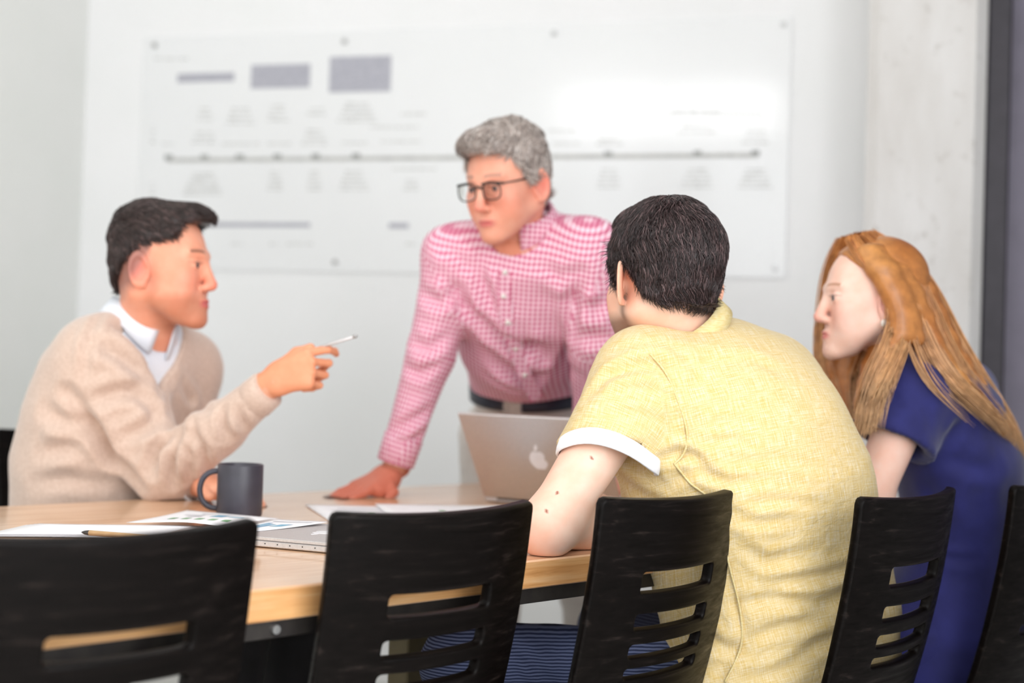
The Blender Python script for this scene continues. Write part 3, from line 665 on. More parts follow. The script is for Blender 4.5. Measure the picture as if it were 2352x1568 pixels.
def head_skin(fr, neck_w, skin, lips, o):
    nb=fr.l(neck_w); wd=o.get('wd',1.0); dp=o.get('dp',1.0); fem=o.get('fem',0)
    lo=np.minimum(V(-.108,-.135,-.16),nb-.075); hi=np.maximum(V(.108,.15,.135),nb+.075)
    F=Field(lo,hi,.0023); cranium(F,0,.02,wd,dp)
    F.add(cone((0,.018,-.02),(0,.045,-.082),.056*wd,.030,V(1,0,0),1.0,1.25),.03)
    for s_ in (-1,1):
        F.add(cone((.052*s_*wd,-.002,-.052+.008*fem),(.018*s_,.068,-.100),.017,.0135),.022)
        F.add(sph((.040*s_*wd,.058,-.022),.022),.02); F.add(ell((.036*s_*wd,.046,-.052),(.026,.032,.034)),.025)
        F.add(cone((.016*s_,.084,.020),(.042*s_,.070,.024),.008,.006),.014)
    F.add(ell((0,.077,-.102),(.020,.015,.015)),.016)
    F.add(ell((0,.070,-.070),(.028,.021,.024)),.02)
    for s_ in (-1,1): F.sub(ell((.033*s_,.094,.001),(.0150,.0125,.011)),.012)
    nz=o.get('nose',1.0)
    F.add(cone((0,.082,.016),(0,.083+.019*nz,-.033),.0088,.0098),.014)
    F.add(ell((0,.0815+.019*nz,-.0365),(.0115,.0105,.0095)),.008)
    for s_ in (-1,1):
        F.add(ell((.011*s_,.090,-.041),(.0068,.009,.0065)),.006); F.sub(ell((.0058*s_,.096,-.0475),(.003,.005,.003)),.002)
    for s_ in (-1,1):
        F.add(sph((.0315*s_,.0735,.001),.0128),.003)
        F.sub(ell((.0315*s_,.088,-.0005),(.0120,.0065,o.get('slit',.0034))),.0015)
        F.add(cone((.018*s_,.0845,.0065),(.043*s_,.077,.0065),.0024,.002),.003)
    F.add(cone((-.017,.0865,-.0665),(.017,.0865,-.0665),.0042,.0042),.004); F.add(ell((0,.0905,-.0655),(.013,.0045,.0042)),.005)
    F.add(ell((0,.0885,-.0755),(.0155,.006,.0052)),.005)
    F.sub(cone((-.020,.0925,-.0702),(.020,.0925,-.0702),.0016,.0016),.002)
    F.add(cone((0,-.022,-.045),nb,.052*(1-.12*fem),.058*(1-.15*fem)),.03)
    for s_ in (-1,1): F.add(cone((.048*s_,-.025,-.05),(nb[0]+.015*s_,nb[1]+.03,nb[2]),.014,.012),.025)
    for s_ in (-1,1):
        F.add(ear_prim(s_,o.get('ear',.42)),.004)
        F.sub(ell((.0825*s_,.000,-.012),(.0085,.0075,.012)),.005)
    v,q=F.mesh()
    x,y,z=v.T; c=np.tile(np.array(lin(skin)[:3]),(len(v),1))
    def blend(m,colr):
        nonlocal c; m=np.clip(m,0,1)[:,None]; c=c*(1-m)+np.array(lin(colr)[:3])*m
    g=lambda px,py,pz,r: np.exp(-(((x-px)**2+(y-py)**2+(z-pz)**2)/(r*r)))
    red=o.get('red',(232,150,128))
    for s_ in (-1,1): blend(.35*g(.045*s_,.065,-.03,.030),red); blend(.75*g(.084*s_,-.014,-.01,.03),red)
    blend(.55*g(0,.108,-.036,.018),red)
    if o.get('stubble'):
        m=np.clip((-.048-z)/.02,0,1)*np.clip((y+.012)/.02,0,1)*np.clip((z+.135)/.02,0,1); side=np.exp(-((np.abs(x)-.064)/.014)**2-((y-.008)/.014)**2)*np.clip((.0-z)/.03,0,1)
        blend(np.maximum(m,side)*o['stubble'],o.get('scol',(120,88,72)))
    blend(.85*np.clip(1.2*np.exp(-(x/.021)**4-((z+.071)/.0075)**4)*(y>.084),0,1),lips)
    if o.get('fade'):
        zl=np.interp(np.degrees(np.arctan2(np.abs(x),y)),[0,40,62,85,110,180],[.2,.2,.2,.012,-.055,-.085])
        blend(np.clip((z-zl)/.03,0,1)*o['fade'],o.get('fcol',(110,86,80)))
    for s_ in (-1,1):      # brows
        bz=.0235+.004*np.cos((np.abs(x)-.03)/.02); blend((np.abs(np.abs(x)-.031)<.017)*(x*s_>0)*(y>.05)*np.exp(-((z-bz)/.0032)**2)*.8,o.get('brow',(84,62,50)))
        blend((np.exp(-(((x-.0315*s_)/.016)**4)-((z-.0055)/.0022)**2))*(y>.07)*.6,(90,60,52))
    c=c*(1+.0*x[:,None])
    return fr.w(v),q,c
def eyes(fr, parent, look=(0,1,0)):
    for s_ in (-1,1):
        c=V(.0315*s_,.0735,.001); mb=MB(); prof=[(.0118*math.sin(math.pi*k/12),-.0118*math.cos(math.pi*k/12)) for k in range(13)]
        mb.lathe(prof,(0,0,0),20); v=np.concatenate(mb.v); d=_n(look); Bq=basis(d); v=np.stack([v[:,0],v[:,2],v[:,1]],1)@Bq.T
        e=mesh_obj('eye',fr.w(c+v),[f[::-1] for f in mb.f],M['eye'],parent)
        mb=MB(); ring=[]
        vs=[c+d*.0122]+[c+d*.0113+Bq[:,0]*.0062*math.cos(t)+Bq[:,2]*.0062*math.sin(t) for t in np.linspace(0,2*math.pi,18,endpoint=False)]
        mesh_obj('iris',fr.w(np.array(vs)),[(0,1+(k+1)%18,1+k) for k in range(18)],M['iris'],e)
HL_M=([0,35,52,66,80,92,104,118,140,180],[.082,.080,.070,.035,.005,.012,.012,-.022,-.050,-.062])
def hair_cap(fr, g, hl, o, extra=(), seed=0, h=.0028):
    lo,hi=V(-.12,-.15,-.12),V(.12,.15,.165); F=Field(lo,hi,h); wd=o.get('wd',1.0); dp=o.get('dp',1.0)
    cranium(F,g,.02,wd,dp); F.add(cone((0,-.03,-.03),(0,-.035,-.08),.052+g,.05+g),.03)
    for e in extra: F.add(e,.02)
    def cutf(p):
        az=np.degrees(np.arctan2(np.abs(p[...,0]),p[...,1])); return (np.interp(az,*hl)-p[...,2]).astype(np.float32)*.8
    F.cut(cutf,.008); v,q=F.mesh(); return v,q
def hair_part(fr, parent, v, q, cols, seed=0, n=5000, length=.026, lift=.35, whorl=(0,-.055,.12), rad=.0011, fdir=None, wav=0.0, amp=.003, K=5, droop=.2, zmin=None):
    """solid cap plus many thin tapered strands lying on it"""
    r=np.random.default_rng(seed); nm=normals(v,q)
    cap=v+nm*(amp*(snoise(v,70,seed)+.7*snoise(v,150,seed+1)))[:,None]
    c0=np.array([lin(c)[:3] for c in cols]); t=np.clip(.5+.5*snoise(v,45,seed+2),0,1)[:,None]
    capc=(c0[0]*(1-t)+c0[1]*t)*.8
    o_=nm[:,1]*0+v[:,2]; ok=np.where((np.einsum('ij,ij->i',nm,v-V(0,-.015,.02))>0.01))[0]
    idx=r.choice(ok,n); p=cap[idx]; nn=nm[idx]
    f=p-np.array(whorl); f=f if fdir is None else f*.4+np.asarray(fdir(p))
    f=f-nn*(f*nn).sum(1,keepdims=True); f/=np.linalg.norm(f,axis=1,keepdims=True)+1e-9
    side=np.cross(nn,f); clump=snoise(p,60,seed+3); f=f+side*(.55*clump+.25*r.normal(size=n))[:,None]; f/=np.linalg.norm(f,axis=1,keepdims=True)
    L=length*(.6+.5*r.random(n)); path=[p-nn*.003]; cur=p.copy(); lf=lift*(.5+r.random(n))
    for k in range(1,K):
        tt=k/(K-1); step=f+nn*((lf)*(1-1.5*tt))[:,None]+V(0,0,-droop*tt)+side*(wav*np.sin(6.3*tt+5*clump))[:,None]
        cur=cur+step*(L/(K-1))[:,None]; path.append(cur.copy())
    paths=np.stack(path,1); rr=rad*np.interp(np.linspace(0,1,K),[0,.4,1],[1,1,.15])
    tv,tq=tubes(paths,rr[None,:]*(.7+.6*r.random(n))[:,None]); m=r.random(n)[:,None]; cc=(c0[0]*(1-m)+c0[1]*m)*(.7+.6*r.random(n))[:,None]
    if len(c0)>2: hi_=r.random(n)<.15; cc[hi_]=c0[2]
    tc=np.repeat(cc,K*3,axis=0)
    V_=np.concatenate([cap,tv]); Q_=np.concatenate([q,tq+len(cap)]); C_=np.concatenate([capc,tc])
    o=mesh_obj('hair',fr.w(V_),Q_,M['hair'],parent,col=C_); return o
# ------------------------------------------------------------------ hands
def hand(wrist, fdir, back, side, curls, thumb, scale=1.0, spread=.12, h=.0024):
    """fdir: wrist->knuckles, back: out of the back of the hand, side: +1/-1 = thumb towards +/- cross(fdir,back); curls: bend per joint of index..little"""
    f=_n(fdir); b=_n(np.asarray(back)-f*(f@np.asarray(back))); s=np.cross(f,b)*side; wrist=np.asarray(wrist,float)
    F=Field(wrist-.21*scale,wrist+.21*scale,h); S=scale
    kn=[wrist+S*(f*a+s*c_+b*.004) for a,c_ in ((.090,.030),(.094,.009),(.088,-.012),(.078,-.031))]
    F.add(cone(wrist-f*.03*S,wrist+f*.012*S,.0215*S,.022*S,s,1.2),.01)
    F.add(cone(wrist+f*.01*S,wrist+f*.07*S,.0195*S,.0165*S,s,1.45,2.3),.02)
    for k in kn: F.add(cone(wrist+f*.02*S+s*.3*((k-wrist)@s),k,.0125*S,.0098*S),.012)
    F.add(cone(wrist+f*.02*S+s*.018*S-b*.008*S,wrist+f*.062*S+s*.032*S-b*.012*S,.019*S,.014*S),.018)
    tips=[]
    for i,(k,Ls) in enumerate(zip(kn,((.044,.026,.020),(.048,.030,.021),(.045,.028,.020),(.036,.022,.018)))):
        d=_n(f+s*spread*(1.3-i)*.5); ax=np.cross(d,b); p=k; r=.0093-.0006*i if i<3 else .0078
        for j,L in enumerate(Ls):
            a=-curls[i][j]; d=_rot(d,ax,a); e=p+d*L*S
            F.add(cone(p,e,r*S,(r-.0008)*S),.0035); p=e; r-=.0009
        tips.append(p)
    p=wrist+S*(f*.030+s*.026-b*.006)
    for (d,L,r0,r1) in thumb:
        dd=_n(f*d[0]+s*d[1]+b*d[2]); e=p+dd*L*S; F.add(cone(p,e,r0*S,r1*S),.006); p=e
    tips.append(p); v,q=F.mesh(); return v,q,tips
def _rot(v,ax,a):
    ax=_n(ax); return v*math.cos(a)+np.cross(ax,v)*math.sin(a)+ax*(ax@v)*(1-math.cos(a))
def skincol(v,skin,redpts=(),red=(232,150,128)):
    c=np.tile(np.array(lin(skin)[:3]),(len(v),1)); R=np.array(lin(red)[:3])
    for (p,r,a) in redpts: m=(a*np.exp(-((v-np.asarray(p))**2).sum(1)/(r*r)))[:,None]; c=c*(1-m)+R*m
    return c
def join(parts):
    vs=[];qs=[];cs=[];n=0
    for v,q,c in parts: vs.append(v);qs.append(q+n);cs.append(c);n+=len(v)
    return np.concatenate(vs),np.concatenate(qs),np.concatenate(cs)
def bounds(prims,pad=.02):
    return np.min([p[1] for p in prims],0)-pad, np.max([p[2] for p in prims],0)+pad
def solid(prims,h,k=.02,ks=None,cuts=(),subs=()):
    lo,hi=bounds(prims); F=Field(lo,hi,h)
    for i,p in enumerate(prims): F.add(p,k if ks is None else ks[i])
    for s_ in subs: F.sub(*s_)
    for c_ in cuts: F.cut(c_)
    return F.mesh()
def planecut(pr,c,nrm):
    fn,lo,hi=pr; c=np.asarray(c,dtype=np.float32); nrm=np.asarray(nrm,dtype=np.float32)
    return (lambda p: np.maximum(fn(p),(p-c)@nrm)),lo,hi
def levels(L):
    out=[]
    for (a,b) in zip(L,L[1:]):
        wv=_n(np.asarray(a[3])+np.asarray(b[3])); out.append(cone(a[0],b[0],a[2],b[2],wv,a[1]/a[2],b[1]/b[2]))
    return out
def collar(name,m,parent,C,axis,front,r0,r1,hs,leaf,tail,open_=35,flare=.012,th=.0013,pts=40,ell_=1.0):
    """shirt collar: stand around the neck, folded leaf; C base centre, axis up along the neck, front forward"""
    A=_n(axis); Fr=_n(np.asarray(front)-A*(A@np.asarray(front))); Rr=np.cross(Fr,A); mb=MB(); rows=[]
    prof=lambda t:[(r0,0),(r1,hs),(r1+.004,hs+.003),(r1+.007+flare*.4,hs-leaf*.45-tail*max(0,t)*.4),(r1+.009+flare,hs-leaf-tail*max(0,t))]
    n=pts
    for sgn in (1,):
        grid=[]
        for i in range(n+1):
            a=math.radians(open_)+ (2*math.pi-2*math.radians(open_))*i/n; t=max(0.0,math.cos(a)*1.6-.45)
            d=Fr*math.cos(a)+Rr*math.sin(a)*ell_; grid.append([np.asarray(C)+d*r+A*z_-A*0 for r,z_ in prof(t)])
        grid=np.array(grid)
        nr=np.gradient(grid,axis=0); nc=np.gradient(grid,axis=1); nn_=np.cross(nr,nc); nn_/=np.linalg.norm(nn_,axis=2,keepdims=True)+1e-9
        a_=grid+nn_*th; b_=grid-nn_*th; k=grid.shape[1]; nv=(n+1)*k
        vs=np.concatenate([a_.reshape(-1,3),b_.reshape(-1,3)]); Fc=[]
        for i in range(n):
            for j in range(k-1):
                q=i*k+j; Fc+=[(q,q+k,q+k+1,q+1),(nv+q,nv+q+1,nv+q+k+1,nv+q+k)]
            Fc+=[(i*k,nv+i*k,nv+(i+1)*k,(i+1)*k),(i*k+k-1,(i+1)*k+k-1,nv+(i+1)*k+k-1,nv+i*k+k-1)]
        for j in range(k-1): Fc+=[(j,j+1,nv+j+1,nv+j),(n*k+j,nv+n*k+j,nv+n*k+j+1,n*k+j+1)]
    o=mesh_obj(name,vs,Fc,m,parent)
    return o
def shoe(parent, at, d):
    d=_n(V(d[0],d[1],0)); a=V(at[0],at[1],0); s=np.cross(Z,d)
    v,q=solid([cone(a+Z*.04-d*.05,a+Z*.034+d*.15,.034,.028,s,1.15,1.4),cone(a+Z*.05-d*.03,a+Z*.10-d*.03,.036,.04)],.006,.03,cuts=[lambda p:(.003-p[...,2])])
    return mesh_obj('shoe',v,q,M['leather'],parent)
def legs(name,parent,m,hips,knees,ankles,rw=(.095,.07,.055),h=.008,extra=(),fl=(),face=None):
    pr=[]
    for H_,K_,A_ in zip(hips,knees,ankles):
        pr+=[cone(H_,K_,rw[0],rw[1]),cone(K_,A_,rw[1]*.98,rw[2],cutb=True)]
    pr+=list(extra); v,q=solid(pr,h,.025); v=folds(v,q,fl,.0015,40); o=mesh_obj(name,v,q,m,parent)
    for A_ in ankles: shoe(parent,A_,face)
    return o
S3=lambda px,py,d:P(px,py,d)
# ================================================================== person in the yellow shirt
def person_yellow():
    SK=(238,196,172); sp_w=[V(.90,.43,0),V(.92,.38,0),V(.94,.3,0),V(.97,.2,0),V(.98,.17,0)]
    L=[(P(1640,800,2.40),.075,.052,sp_w[0]),(P(1640,862,2.38),.175,.088,sp_w[0]),(P(1660,930,2.37),.192,.125,sp_w[1]),(P(1694,1020,2.365),.197,.142,sp_w[2]),
       (P(1722,1130,2.365),.212,.145,sp_w[3]),(P(1766,1280,2.375),.204,.118,sp_w[4]),(P(1792,1400,2.38),.198,.110,sp_w[4]),(P(1796,1540,2.385),.198,.112,sp_w[4]),(P(1790,1610,2.39),.200,.112,sp_w[4])]
    shl=P(1475,862,2.30); elb=P(1262,1214,2.185); shr=P(1782,880,2.50)
    cuffc=shl+(elb-shl)*.50; ax=_n(elb-shl); sv=_n(np.cross(ax,V(.3,-.9,.2))); sv=_n(CR-ax*(CR@ax))
    cw=P(1398,1040,2.235); axc=_n(-CU*.93-CR*.20-Y*.22); svc=_n(CR-axc*(CR@axc))
    # shirt
    rw=P(1600,1215,2.75); re=rw
    pr=levels(L); pr+=[cone(P(1492,868,2.32),P(1775,876,2.46),.058,.060,None),
        planecut(cone(P(1480,858,2.31),cw-CU*.035-CR*.018,.065,.071,sv,1.05,1.14),cw,axc),
        cone(P(1745,880,2.47),P(1790,1060,2.60),.07,.075)]
    ks=[.03]*(len(L)-1)+[.05,.045,.05]
    collar_ax=_n(P(1520,690,2.34)-P(1612,800,2.385))
    nk=P(1588,758,2.375)
    subs=[((cone(P(1594,770,2.372),P(1530,690,2.34),.058,.060,None)),.006),
          ((cone(cw-axc*.020,cw+axc*.05,.054,.058,svc,1.15,1.22,cuta=True)),.003)]
    v,q=solid(pr,.0042,ks=ks,subs=subs)
    arm=(P(1430,950,2.27)); 
    fl=[([(1352,905),(1395,862),(1450,842),(1510,838),(1540,862)],.012,.0085),([(1335,968),(1400,950),(1470,955),(1530,975)],.012,.0035),([(1375,915),(1450,895),(1520,905)],.011,.0025),
        ([(1350,990),(1420,975),(1490,990)],.007,.0015),([(1500,1062),(1560,1040),(1592,1050),(1640,1090)],.009,.0060),([(1530,1120),(1585,1082),(1680,1108),(1760,1100)],.008,.0032),([(1560,1040),(1590,960),(1585,900)],.006,.0018),
        ([(1590,1020),(1680,1010),(1760,1030)],.007,.0016),([(1600,980),(1700,965),(1780,985)],.007,.0014),([(1600,930),(1690,925)],.007,.0012),([(1700,1060),(1800,1050),(1890,1080)],.009,.0018),
        ([(1420,1110),(1480,1150),(1560,1180)],.012,.005),([(1590,1130),(1640,1170),(1740,1200),(1840,1190)],.010,.0036),([(1690,1170),(1790,1150),(1900,1160)],.009,.0026),
        ([(1750,1345),(1830,1335),(1930,1312),(2000,1290)],.010,.0060),([(1690,1250),(1760,1290),(1880,1260)],.011,.0040),([(1680,1390),(1780,1372),(1900,1390)],.012,.0055),([(1860,1400),(1950,1360),(2030,1350)],.012,.005),
        ([(1700,1470),(1800,1440),(1900,1415)],.011,.0050),([(1800,1530),(1880,1480),(1960,1450)],.012,.006),([(1610,1450),(1650,1480),(1700,1490)],.012,.007),([(1640,1568),(1670,1510),(1720,1480)],.012,.006),([(1720,1568),(1800,1540),(1880,1520)],.012,.005),
        ([(1660,1300),(1690,1390),(1715,1470)],.009,.003),([(1640,840),(1730,820),(1800,850)],.011,.0022),([(1560,800),(1600,850),(1610,910)],.009,.0018),([(1510,880),(1540,930),(1560,1000)],.008,.0025)]
    v=folds(v,q,fl,.0006,40,.0022)
    g=guv_of(v,[([(L[1][0],L[-1][0],L[4][3])],.19),([(P(1480,850,2.31),cw,sv)],.075)])
    body_parts=[]
    # arm, bare from the cuff down
    hw=P(1470,1215,2.40); hw[2]=TZ+.03
    ue=elb+V(0,0,0); ue[2]=max(ue[2],TZ+.046)
    fore_end=V(.245,2.50,TZ+.034)
    arm_pr=[cone(shl+(ue-shl)*.40,ue,.0485,.041),cone(ue,ue+(fore_end-ue)*.35,.039,.043),cone(ue+(fore_end-ue)*.35,fore_end,.045,.027),sph(ue+V(-.010,-.006,-.012),.030)]
    va,qa=solid(arm_pr,.004,.03); va[:,2]=np.maximum(va[:,2],TZ+.0012)
    ca=skincol(va,(240,206,186),[(ue+V(-.03,-.02,-.02),.045,.55),(shl+(ue-shl)*.62+V(-.03,-.02,.02),.05,.25)],(238,160,134))
    for mp in (P(1360,1047,2.17),P(1273,1103,2.14),P(1276,1113,2.14),P(1251,1155,2.13),P(1250,1156,2.13)):
        j=((va-mp)**2).sum(1).argmin(); ca[((va-va[j])**2).sum(1)<.0024**2]=np.array(lin((150,84,66))[:3])
    fd=_n(fore_end-ue); vh,qh,_t=hand(fore_end+fd*.01,fd+V(-.1,.1,0),V(0,0,1),-1,[(.25,.35,.25)]*4,[((.5,.8,-.1),.035,.012,.011),((.8,.4,-.3),.03,.0105,.0085)],1.0); vh[:,2]=np.maximum(vh[:,2],TZ+.0012)
    # far forearm
    rE=P(1800,1130,2.66); rE[2]=TZ+.05; rH=V(.42,2.86,TZ+.034)
    vr,qr=solid([cone(shr,rE,.05,.042),cone(rE,rH,.043,.027)],.007,.03); vr[:,2]=np.maximum(vr[:,2],TZ+.0012)
    fdr=_n(rH-rE); vh2,qh2,_t=hand(rH+fdr*.01,fdr,V(0,0,1),1,[(.25,.35,.25)]*4,[((.5,.8,-.1),.035,.012,.011),((.8,.4,-.3),.03,.0105,.0085)],1.0,h=.003); vh2[:,2]=np.maximum(vh2[:,2],TZ+.0012)
    # core of the body under the shirt
    Lc=[(c,a*.85,b*.82,w_) for c,a,b,w_ in L]; vc,qc=solid(levels(Lc)+[cone(P(1500,855,2.32),P(1765,868,2.46),.05,.05)],.012,.03)
    fr=Frame(P(1520,645,2.365),V(-.45,.89,-.06),1.03,.02)
    o={'ear':.75,'stubble':.8,'wd':1.0,'scol':(112,80,62),'red':(240,152,118)}
    vs,qs,cs=head_skin(fr,P(1600,808,2.40),(240,200,178),(200,120,110),o)
    j=((vs-P(1483,745,2.33))**2).sum(1).argmin(); cs[((vs-vs[j])**2).sum(1)<.002**2]=np.array(lin((150,84,66))[:3])
    bv,bq,bc=join([(vc,qc,skincol(vc,SK)),(va,qa,ca),(vh,qh,skincol(vh,SK)),(vr,qr,skincol(vr,SK)),(vh2,qh2,skincol(vh2,SK)),(vs,qs,cs)])
    org=V(.5,2.38,0); R=empty('person',tuple(org)); tag(R,'person in a yellow short-sleeved shirt seen from behind, leaning on the table with one elbow','person')
    ch=[]
    ch.append(mesh_obj('body',bv,bq,M['skin'],None,col=bc))
    ch.append(mesh_obj('shirt',v,q,M['linen'],None,guv=g))
    eyes(fr,ch[0])
    # cuff: rolled white band, open tube
    mb=[]; nseg=48; rows=[]
    for r_,a_ in ((.0585,-.020),(.0625,-.0225),(.0650,-.019),(.0662,-.006),(.0660,.003),(.0640,.0048),(.0620,.003),(.0612,-.006),(.0585,-.020)):
        row=[]
        for k in range(nseg):
            t=2*math.pi*k/nseg; sn=np.cross(axc,svc); wv=1+.02*math.sin(3*t+.5)+.012*math.sin(7*t)
            drop=.016*max(0,math.cos(t-.35))**2
            row.append(cw+axc*(a_+.005*math.sin(2*t+.4)+.014*math.cos(t)**2)+svc*1.24*r_*math.cos(t)*wv+sn*r_*math.sin(t)*wv)
        rows.append(row)
    vs_=np.array(rows).reshape(-1,3); Fq=[(i*nseg+k,i*nseg+(k+1)%nseg,(i+1)*nseg+(k+1)%nseg,(i+1)*nseg+k) for i in range(len(rows)-1) for k in range(nseg)]
    ch.append(mesh_obj('sleeve_cuff',vs_,Fq,M['linen_white'],None)); tag(ch[-1],'white turned-up sleeve cuff')
    cf=V(-.45,.85,.0)
    # stand collar
    Cb=P(1598,775,2.375); A=_n(P(1545,690,2.345)-Cb); 
    ch.append(collar('shirt_collar',M['linen_plain'],None,Cb+A*.004,A,cf,.066,.0605,.036,.030,.02,open_=30,flare=.003,th=.0016,pts=56))
    # seams follow the armhole and the side
    def seam(pts,nm):
        pts=np.array(pts); K=60; t=np.linspace(0,len(pts)-1,K); P_=np.stack([np.interp(t,range(len(pts)),pts[:,i]) for i in range(3)],1)
        for _ in range(6): P_[1:-1]=(P_[:-2]+P_[1:-1]*2+P_[2:])/4
        Pn=[]
        for p in P_:
            dd=(v-p); dpx=(v-CO); vd=_n(p-CO); perp=dpx-np.outer(dpx@vd,vd); dist=(perp**2).sum(1); near=np.where(dist<.006**2)[0]
            if len(near)==0: continue
            dep=(dpx[near]@vd); j=near[dep.argmin()]; Pn.append(CO+vd*((v[j]-CO)@vd)+vd*.0006)
        Pn=np.array(Pn)
        for _ in range(30): Pn[1:-1]=(Pn[:-2]+Pn[1:-1]*2+Pn[2:])/4
        mb=MB(); mb.tube(list(Pn),.0019,6); o_=mb.build(nm,M['linen_plain'],None,True); ch.append(o_)
    seam([P(1492,812,2.2),P(1530,850,2.2),P(1552,905,2.2),P(1572,960,2.2),P(1583,1010,2.2),P(1570,1048,2.2),P(1548,1066,2.2)],'shoulder_seam')
    seam([P(1550,1066,2.2),P(1585,1110,2.2),P(1620,1135,2.2)],'side_seam')
    seam([P(1664,1250,2.2),P(1680,1320,2.2),P(1700,1390,2.2),P(1708,1470,2.2),P(1690,1520,2.2),P(1665,1566,2.2)],'side_seam')
    # trousers
    hips=[P(1720,1500,2.36),P(1880,1500,2.42)]; hips=[V(.365,2.385,.535),V(.52,2.42,.54)]
    kn=[V(-.06,2.36,.545),V(.22,2.78,.53)]; an=[V(-.02,2.62,.09),V(.25,2.92,.09)]
    ch.append(legs('trousers',None,M['denim'],hips,kn,an,(.070,.072,.055),.006,extra=[cone(V(.42,2.40,.54),V(.50,2.41,.54),.08,.08)],fl=[([(1180,1480),(1230,1530),(1270,1568)],.01,.005),([(1170,1520),(1200,1560)],.01,.005),([(1470,1500),(1500,1568)],.01,.005)],face=V(-.3,.9,0)))
    for c_ in list(COL.objects):
        if c_.name.startswith('shoe') and c_.parent is None: ch.append(c_)
    # hair
    wh=(0,-.055,.12); hl=([0,35,52,66,78,86,96,108,122,145,180],[.090,.088,.078,.050,-.012,.012,.026,.018,-.018,-.040,-.046])
    hv,hq=hair_cap(fr,.0095,hl,o,[ell((0,-.025,.060),(.078,.084,.072)),ell((0,.03,.095),(.055,.06,.028))])
    hp=hair_part(fr,None,hv,hq,[(32,22,22),(68,51,51),(112,90,90)],seed=3,n=15000,length=.026,lift=.34,whorl=(-.012,-.035,.145),rad=.00085,amp=.0035,wav=.35)
    ch.append(hp)
    for c_ in ch: c_.parent=R; c_.matrix_parent_inverse=Matrix.Translation(-Vector(org))
person_yellow()
def adopt(R,org,ch):
    for c_ in list(COL.objects):
        if c_.name.startswith('shoe') and c_.parent is None and c_ not in ch: ch.append(c_)
    for c_ in ch: c_.parent=R; c_.matrix_parent_inverse=Matrix.Translation(-Vector(org))
